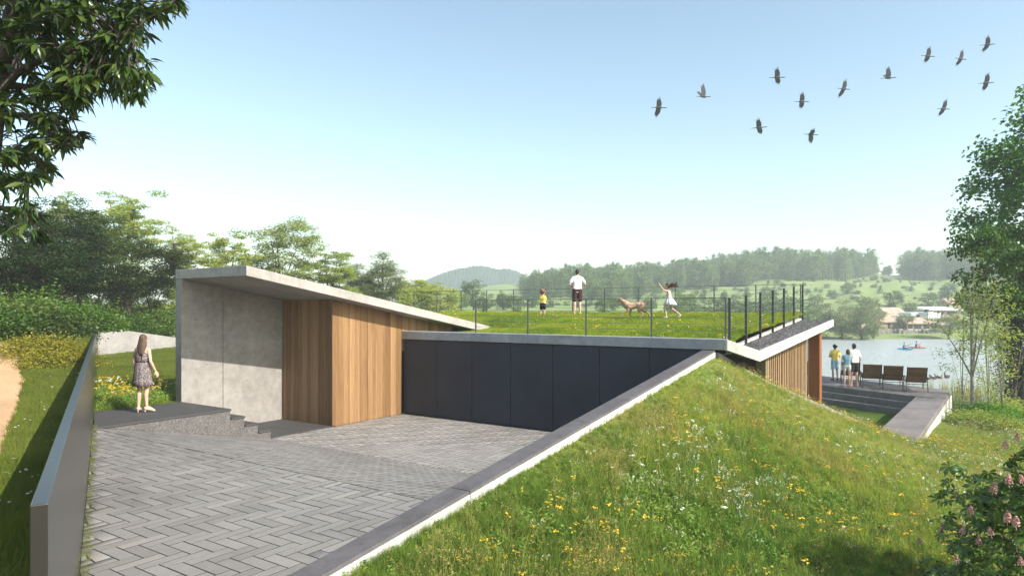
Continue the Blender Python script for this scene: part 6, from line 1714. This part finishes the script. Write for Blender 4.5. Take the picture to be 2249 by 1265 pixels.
# ------------------------------------------------------------------ loungers on the terrace
M['weave'] = wood('brown_weave', (0.17, 0.085, 0.038), (0.33, 0.185, 0.09))
M['chairm'] = plain('chair_metal', (0.075, 0.07, 0.065), 0.4, 0.7, 0.1, 5)
def lounger():
    root = empty('lounge_chair', (0, 0, 0))
    hw = 0.34
    def bar(name, path, r=0.016, par=root):
        b_ = Bag(); b_.tube(path, r, 6); return mob(name, b_.mesh(name, M['chairm'], True), par, False)
    tp_, bt = V3((0, -0.60, 0.98)), V3((0, -0.28, 0.38))
    sf, sb = V3((0, 0.95, 0.36)), V3((0, -0.32, 0.36))
    for s in (-1, 1):
        X = np.array([s * hw, 0, 0])
        bar('leg', [X + [s * .03, -.52, 0], X + [s * .03, -.46, .30], X + [s * .03, -.40, .56]])
        bar('leg', [X + [s * .03, .72, 0], X + [s * .03, .72, .36]])
        bar('armrest', [X + [s * .03, -.62, .55], X + [s * .03, -.40, .575], X + [s * .03, .10, .575], X + [s * .03, .22, .36]], 0.02)
        bar('side_rail', [X + sb, X + sf]); bar('back_rail', [X + bt, X + tp_])
    bar('cross_bar', [V3((-hw, -.46, .30)), V3((hw, -.46, .30))], 0.014)
    ns_ = 14
    me = me_from('back_slat', [(-hw + .01, -.012, -.019), (hw - .01, -.012, -.019), (hw - .01, .012, -.019), (-hw + .01, .012, -.019), (-hw + .01, -.012, .019), (hw - .01, -.012, .019), (hw - .01, .012, .019), (-hw + .01, .012, .019)], HEXF, M['weave'])
    ang = math.atan2(tp_[1] - bt[1], tp_[2] - bt[2])
    for k in range(ns_):
        c = bt + (tp_ - bt) * (k + .5) / ns_
        o = mob('back_slat', me, root, False); o.location = c; o.rotation_euler = (-ang, 0, 0)
    for k in range(16):
        c = sb + (sf - sb) * (k + .8) / 16.5
        o = mob('seat_slat', me, root, False); o.location = c; o.rotation_euler = (math.pi / 2, 0, 0)
    return root
lg = lounger()
spots = [(1868, 845.5, 'brown slatted lounge chair half hidden behind the couple'), (1914, 852.5, 'brown slatted lounge chair right beside the man in white'), (1959, 856.5, 'brown slatted lounge chair, third of the row from the house'), (2010, 861.5, 'brown slatted lounge chair at the outer end of the row')]
for i, (x, y, lb) in enumerate(spots):
    o = lg if i == 0 else copy_tree(lg)
    o.location = deck_pt(x, y - 4) - Vector((0, 0, 0.002)); o.rotation_euler = (0, 0, TH - 0.42)
    tag(o, lb, 'lounge chair', 'lounge chairs facing the lake', 'thing')

# ------------------------------------------------------------------ cranes in the sky
M['crane'] = plain('grey_plumage', (0.05, 0.05, 0.053), 0.8, 0, 0.25, 6, obj=True)
M['crane_l'] = plain('pale_plumage', (0.22, 0.20, 0.19), 0.8, 0, 0.2, 6, obj=True)
xs_ = [-.62, -.50, -.30, -.22, -.10, .05, .17, .24, .34, .46, .52, .56, .585, .66]
rs_ = [.020, .022, .024, .05, .085, .105, .085, .05, .036, .033, .042, .034, .020, .006]
zs_ = [-.02, -.015, -.005, 0, .005, .0, .0, .012, .022, .028, .034, .034, .03, .022]
bb_ = Bag(); bb_.tube(np.stack([xs_, np.zeros(14), zs_], -1), rs_, 8); crane_body = bb_.mesh('body', M['crane'], True)
def wing_mesh(sd, dih, sweep):
    """outline in (chord, span), bent upwards by dih at the wrist"""
    le = [(.15, .03), (.20, .22), (.18, .40), (.11, .56), (.04, .68)]; te = [(-.20, .03), (-.20, .20), (-.21, .38), (-.22, .50), (-.13, .62)]
    v = []
    for (a_, s_) in le + te:
        z = s_ * math.tan(dih) * (0.7 + 0.3 * s_); v.append((a_ - sweep * s_, sd * s_ * math.cos(dih), z))
    f = [(i, i + 1, 6 + i, 5 + i) for i in range(4)]
    n0 = len(v)
    for k in range(4):                                   # spread primaries
        c = V3(v[4]) * (1 - k / 4) + V3(v[8]) * (k / 4); d = V3((-.07 - .05 * k, sd * (.16 - .03 * k), .04)); p_ = V3((.028, 0, 0))
        v += [tuple(c - p_), tuple(c + p_), tuple(c + d + p_ * .5), tuple(c + d - p_ * .5)]; f.append((n0 + 4 * k, n0 + 4 * k + 1, n0 + 4 * k + 2, n0 + 4 * k + 3))
    return me_from('wing', v, f, M['crane'])
birds = [(1447, 237, 62, .10, 0), (1545, 213, 22, .95, 1), (1707, 171, 48, .40, 2), (1761, 224, 46, .30, 2), (1853, 196, 60, .12, 0), (1951, 172, 24, .90, 1), (2038, 124, 46, .42, 2), (2110, 130, 50, .38, 2), (2169, 99, 52, .35, 0), (2166, 183, 46, .25, 2), (2072, 240, 44, .28, 2), (1667, 281, 45, .28, 2), (1781, 296, 40, -.35, 2)]
wpos = ['lowest of the two cranes at the left end of the flock', 'crane with both wings raised, second from the left of the flock', 'crane flying just above the gap in the middle of the flock', 'crane in the middle of the flock, between three others', 'crane just right of the middle of the flock', 'crane with both wings raised near the right group', 'leftmost crane of the upper right group', 'crane between two others in the upper right group',
        'highest crane of the flock at the upper right', 'rightmost crane, lower of the two near the right edge', 'crane flying lowest on the right side of the flock', 'crane flying low at the left, second lowest of the flock', 'lowest crane of the whole flock, wings beating down']
for i, ((x, y, roll, dih, vr), lb) in enumerate(zip(birds, wpos)):
    root = empty('crane', at(x, y, 52 + (i * 37) % 9)); tag(root, lb, 'bird', 'cranes flying over the lake', 'thing')
    root.rotation_euler = Euler((math.radians(-roll), math.radians([2, -1, 4, 0, 1, 2, 6, 3, 0, -3, -1, -1, 5][i]), TH + 0.25 * math.sin(i * 2.1)), 'XYZ')
    root.scale = (1.0,) * 3; mob('body', crane_body, root, False)
    mob('wing', wing_mesh(1, dih, 0.10 - .45 * (vr == 2)), root, False); mob('wing', wing_mesh(-1, dih, 0.02 + .05 * (vr == 2)), root, False)

# ------------------------------------------------------------------ kayaks and waterfowl
def kayak(label, loc, rz, hull_m, shirt, lab2):
    root = empty('kayak', loc, rz); root.scale = (0.62, 0.8, 0.8); tag(root, label, 'kayak', 'kayaks on the lake', 'thing')
    st = np.linspace(-1, 1, 15); v = []; n = 10
    for s in st:
        bw = 0.34 * (1 - abs(s) ** 2.4); up_ = 0.16 * abs(s) ** 3
        for k in range(n):
            t = 2 * math.pi * k / n; v.append((s * 1.9, bw * math.cos(t) + 1e-3 * math.cos(t), 0.10 + up_ + (0.16 if math.sin(t) > 0 else 0.22) * math.sin(t) * max(.08, 1 - abs(s) ** 2)))
    f = [(a * n + k, a * n + (k + 1) % n, (a + 1) * n + (k + 1) % n, (a + 1) * n + k) for a in range(14) for k in range(n)]
    mob('hull', me_from('hull', v, f, hull_m, True), root, False)
    ck = Bag(); t_ = np.linspace(0, 2 * math.pi, 17); ck.tube(np.stack([-.1 + .42 * np.cos(t_), .24 * np.sin(t_), np.full(17, .27)], -1), .03, 6); mob('cockpit_rim', ck.mesh('cockpit_rim', EYE, True), root, False)
    pr_ = empty('person', loc + Vector((0, 0, 0.10)), rz); tag(pr_, lab2, 'person', 'kayakers', 'thing')
    blob('body', [[(-.15, 0, .12, .15), (-.15, .0, .22, .14)], limb((-.12, .17, .52, .05), (.05, .30, .38, .042))[0], limb((-.12, -.17, .52, .05), (.05, -.30, .38, .042))[0], limb((.05, .30, .38, .042), (.27, .24, .46, .034))[0], limb((.05, -.30, .38, .042), (.27, -.24, .40, .034))[0],
                  [(-.14, 0, .58, .05), (-.12, 0, .66, .05)], [(-.11, 0, .75, (.095, .08, .115))], limb((-.1, .09, .10, .08), (.4, .11, .18, .06))[0], limb((-.1, -.09, .10, .08), (.4, -.11, .18, .06))[0]], SKIN2, pr_, 0.02, 2)
    blob('vest', [[(-.15, .08, .22, .12), (-.15, -.08, .22, .12), (-.13, .13, .50, .075), (-.13, -.13, .50, .075)]], shirt, pr_, 0.02, 2)
    blob('hair', [[(-.125, 0, .79, (.098, .085, .09))]], HAIR_D, pr_, 0.02, 2)
    pd = empty('paddle', loc + Vector((0, 0, 0.10)), rz); tag(pd, 'paddle held by the person in the ' + ('blue' if 'blue' in label else 'red') + ' kayak', 'paddle', 'paddles', 'thing')
    b_ = Bag(); b_.tube([(.27, -1.0, .20), (.27, 1.0, .68)], .016, 6); mob('shaft', b_.mesh('shaft', EYE, True), pd, False)
    for s in (-1, 1): box('blade', (.255, s * 1.15 - .18, .44 + s * .275 - .08), (.285, s * 1.15 + .18, .44 + s * .275 + .08), hull_m, pd, 0.01, False)
wz = -2.0
def lake_pt(x, y): w = F * (H - wz) / (y - HY); return cam2w((x - CX) / F * w, w, wz)
kayak('bright blue kayak on the lake, left of the pair', lake_pt(1988, 768), TH - 1.15, plain('blue_plastic', (0.03, 0.33, 0.55), 0.35), cloth('blue_vest', (0.05, 0.15, 0.30)), 'person in a blue vest sitting in the blue kayak')
kayak('pinkish red kayak on the lake, right of the pair', lake_pt(2015, 765), TH - 0.75, plain('red_plastic', (0.60, 0.20, 0.18), 0.35), cloth('dark_vest', (0.04, 0.045, 0.06)), 'person in a dark vest sitting in the red kayak')
DUCK = plain('brown_duck_feathers', (0.075, 0.06, 0.05), 0.8, 0, 0.4, 20, obj=True); BEAK = plain('beak', (0.35, 0.22, 0.05), 0.5)
rk = np.random.default_rng(2)
dk = [(2040, 833, 'duck at the left end of the row swimming right of the terrace'), (2047, 831, 'second duck from the left of the row near the shore'), (2053, 832.5, 'third duck from the left of the row near the shore'), (2059, 830, 'fourth duck from the left of the row near the shore'), (2066, 831, 'fifth duck from the left, just left of the largest bird'), (2080, 830, 'largest waterbird with a raised neck at the right end of the row')]
for i, (x, y, lb) in enumerate(dk):
    p = lake_pt(x, y); root = empty('duck', p, TH + rk.normal(math.pi if i % 2 else 0, .3), 1.5 if i == 5 else 1.0); tag(root, lb, 'duck', 'ducks near the shore', 'thing')
    blob('body', [[(0, 0, .07, (.17, .10, .09)), (-.16, 0, .10, .04)], [(-.2, 0, .13, .02), (-.12, 0, .1, .05)], limb((.13, 0, .12, .05), (.17, 0, .24, .032))[0], [(.18, 0, .27, (.055, .04, .042))]], DUCK, root, 0.016, 2)
    mob('beak', blob_mesh('beak', [[(.225, 0, .265, .018), (.28, 0, .255, .01)]], BEAK), root, False)
# ------------------------------------------------------------------ hazy summer air over the valley
hz_m = bpy.data.materials.new('haze_air'); hz_m.use_nodes = True
nt = hz_m.node_tree; nt.nodes.clear()
mo = nt.nodes.new('ShaderNodeOutputMaterial'); pv = nt.nodes.new('ShaderNodeVolumePrincipled')
pv.inputs['Color'].default_value = (0.86, 0.935, 1.0, 1)
pv.inputs['Density'].default_value = 0.0009
pv.inputs['Anisotropy'].default_value = 0.0
nt.links.new(pv.outputs[0], mo.inputs['Volume'])
hz = box('haze', (-960, -960, -5), (960, 960, 47), hz_m); tag(hz, 'pale haze hanging in the air over the valley', None, None, 'stuff')
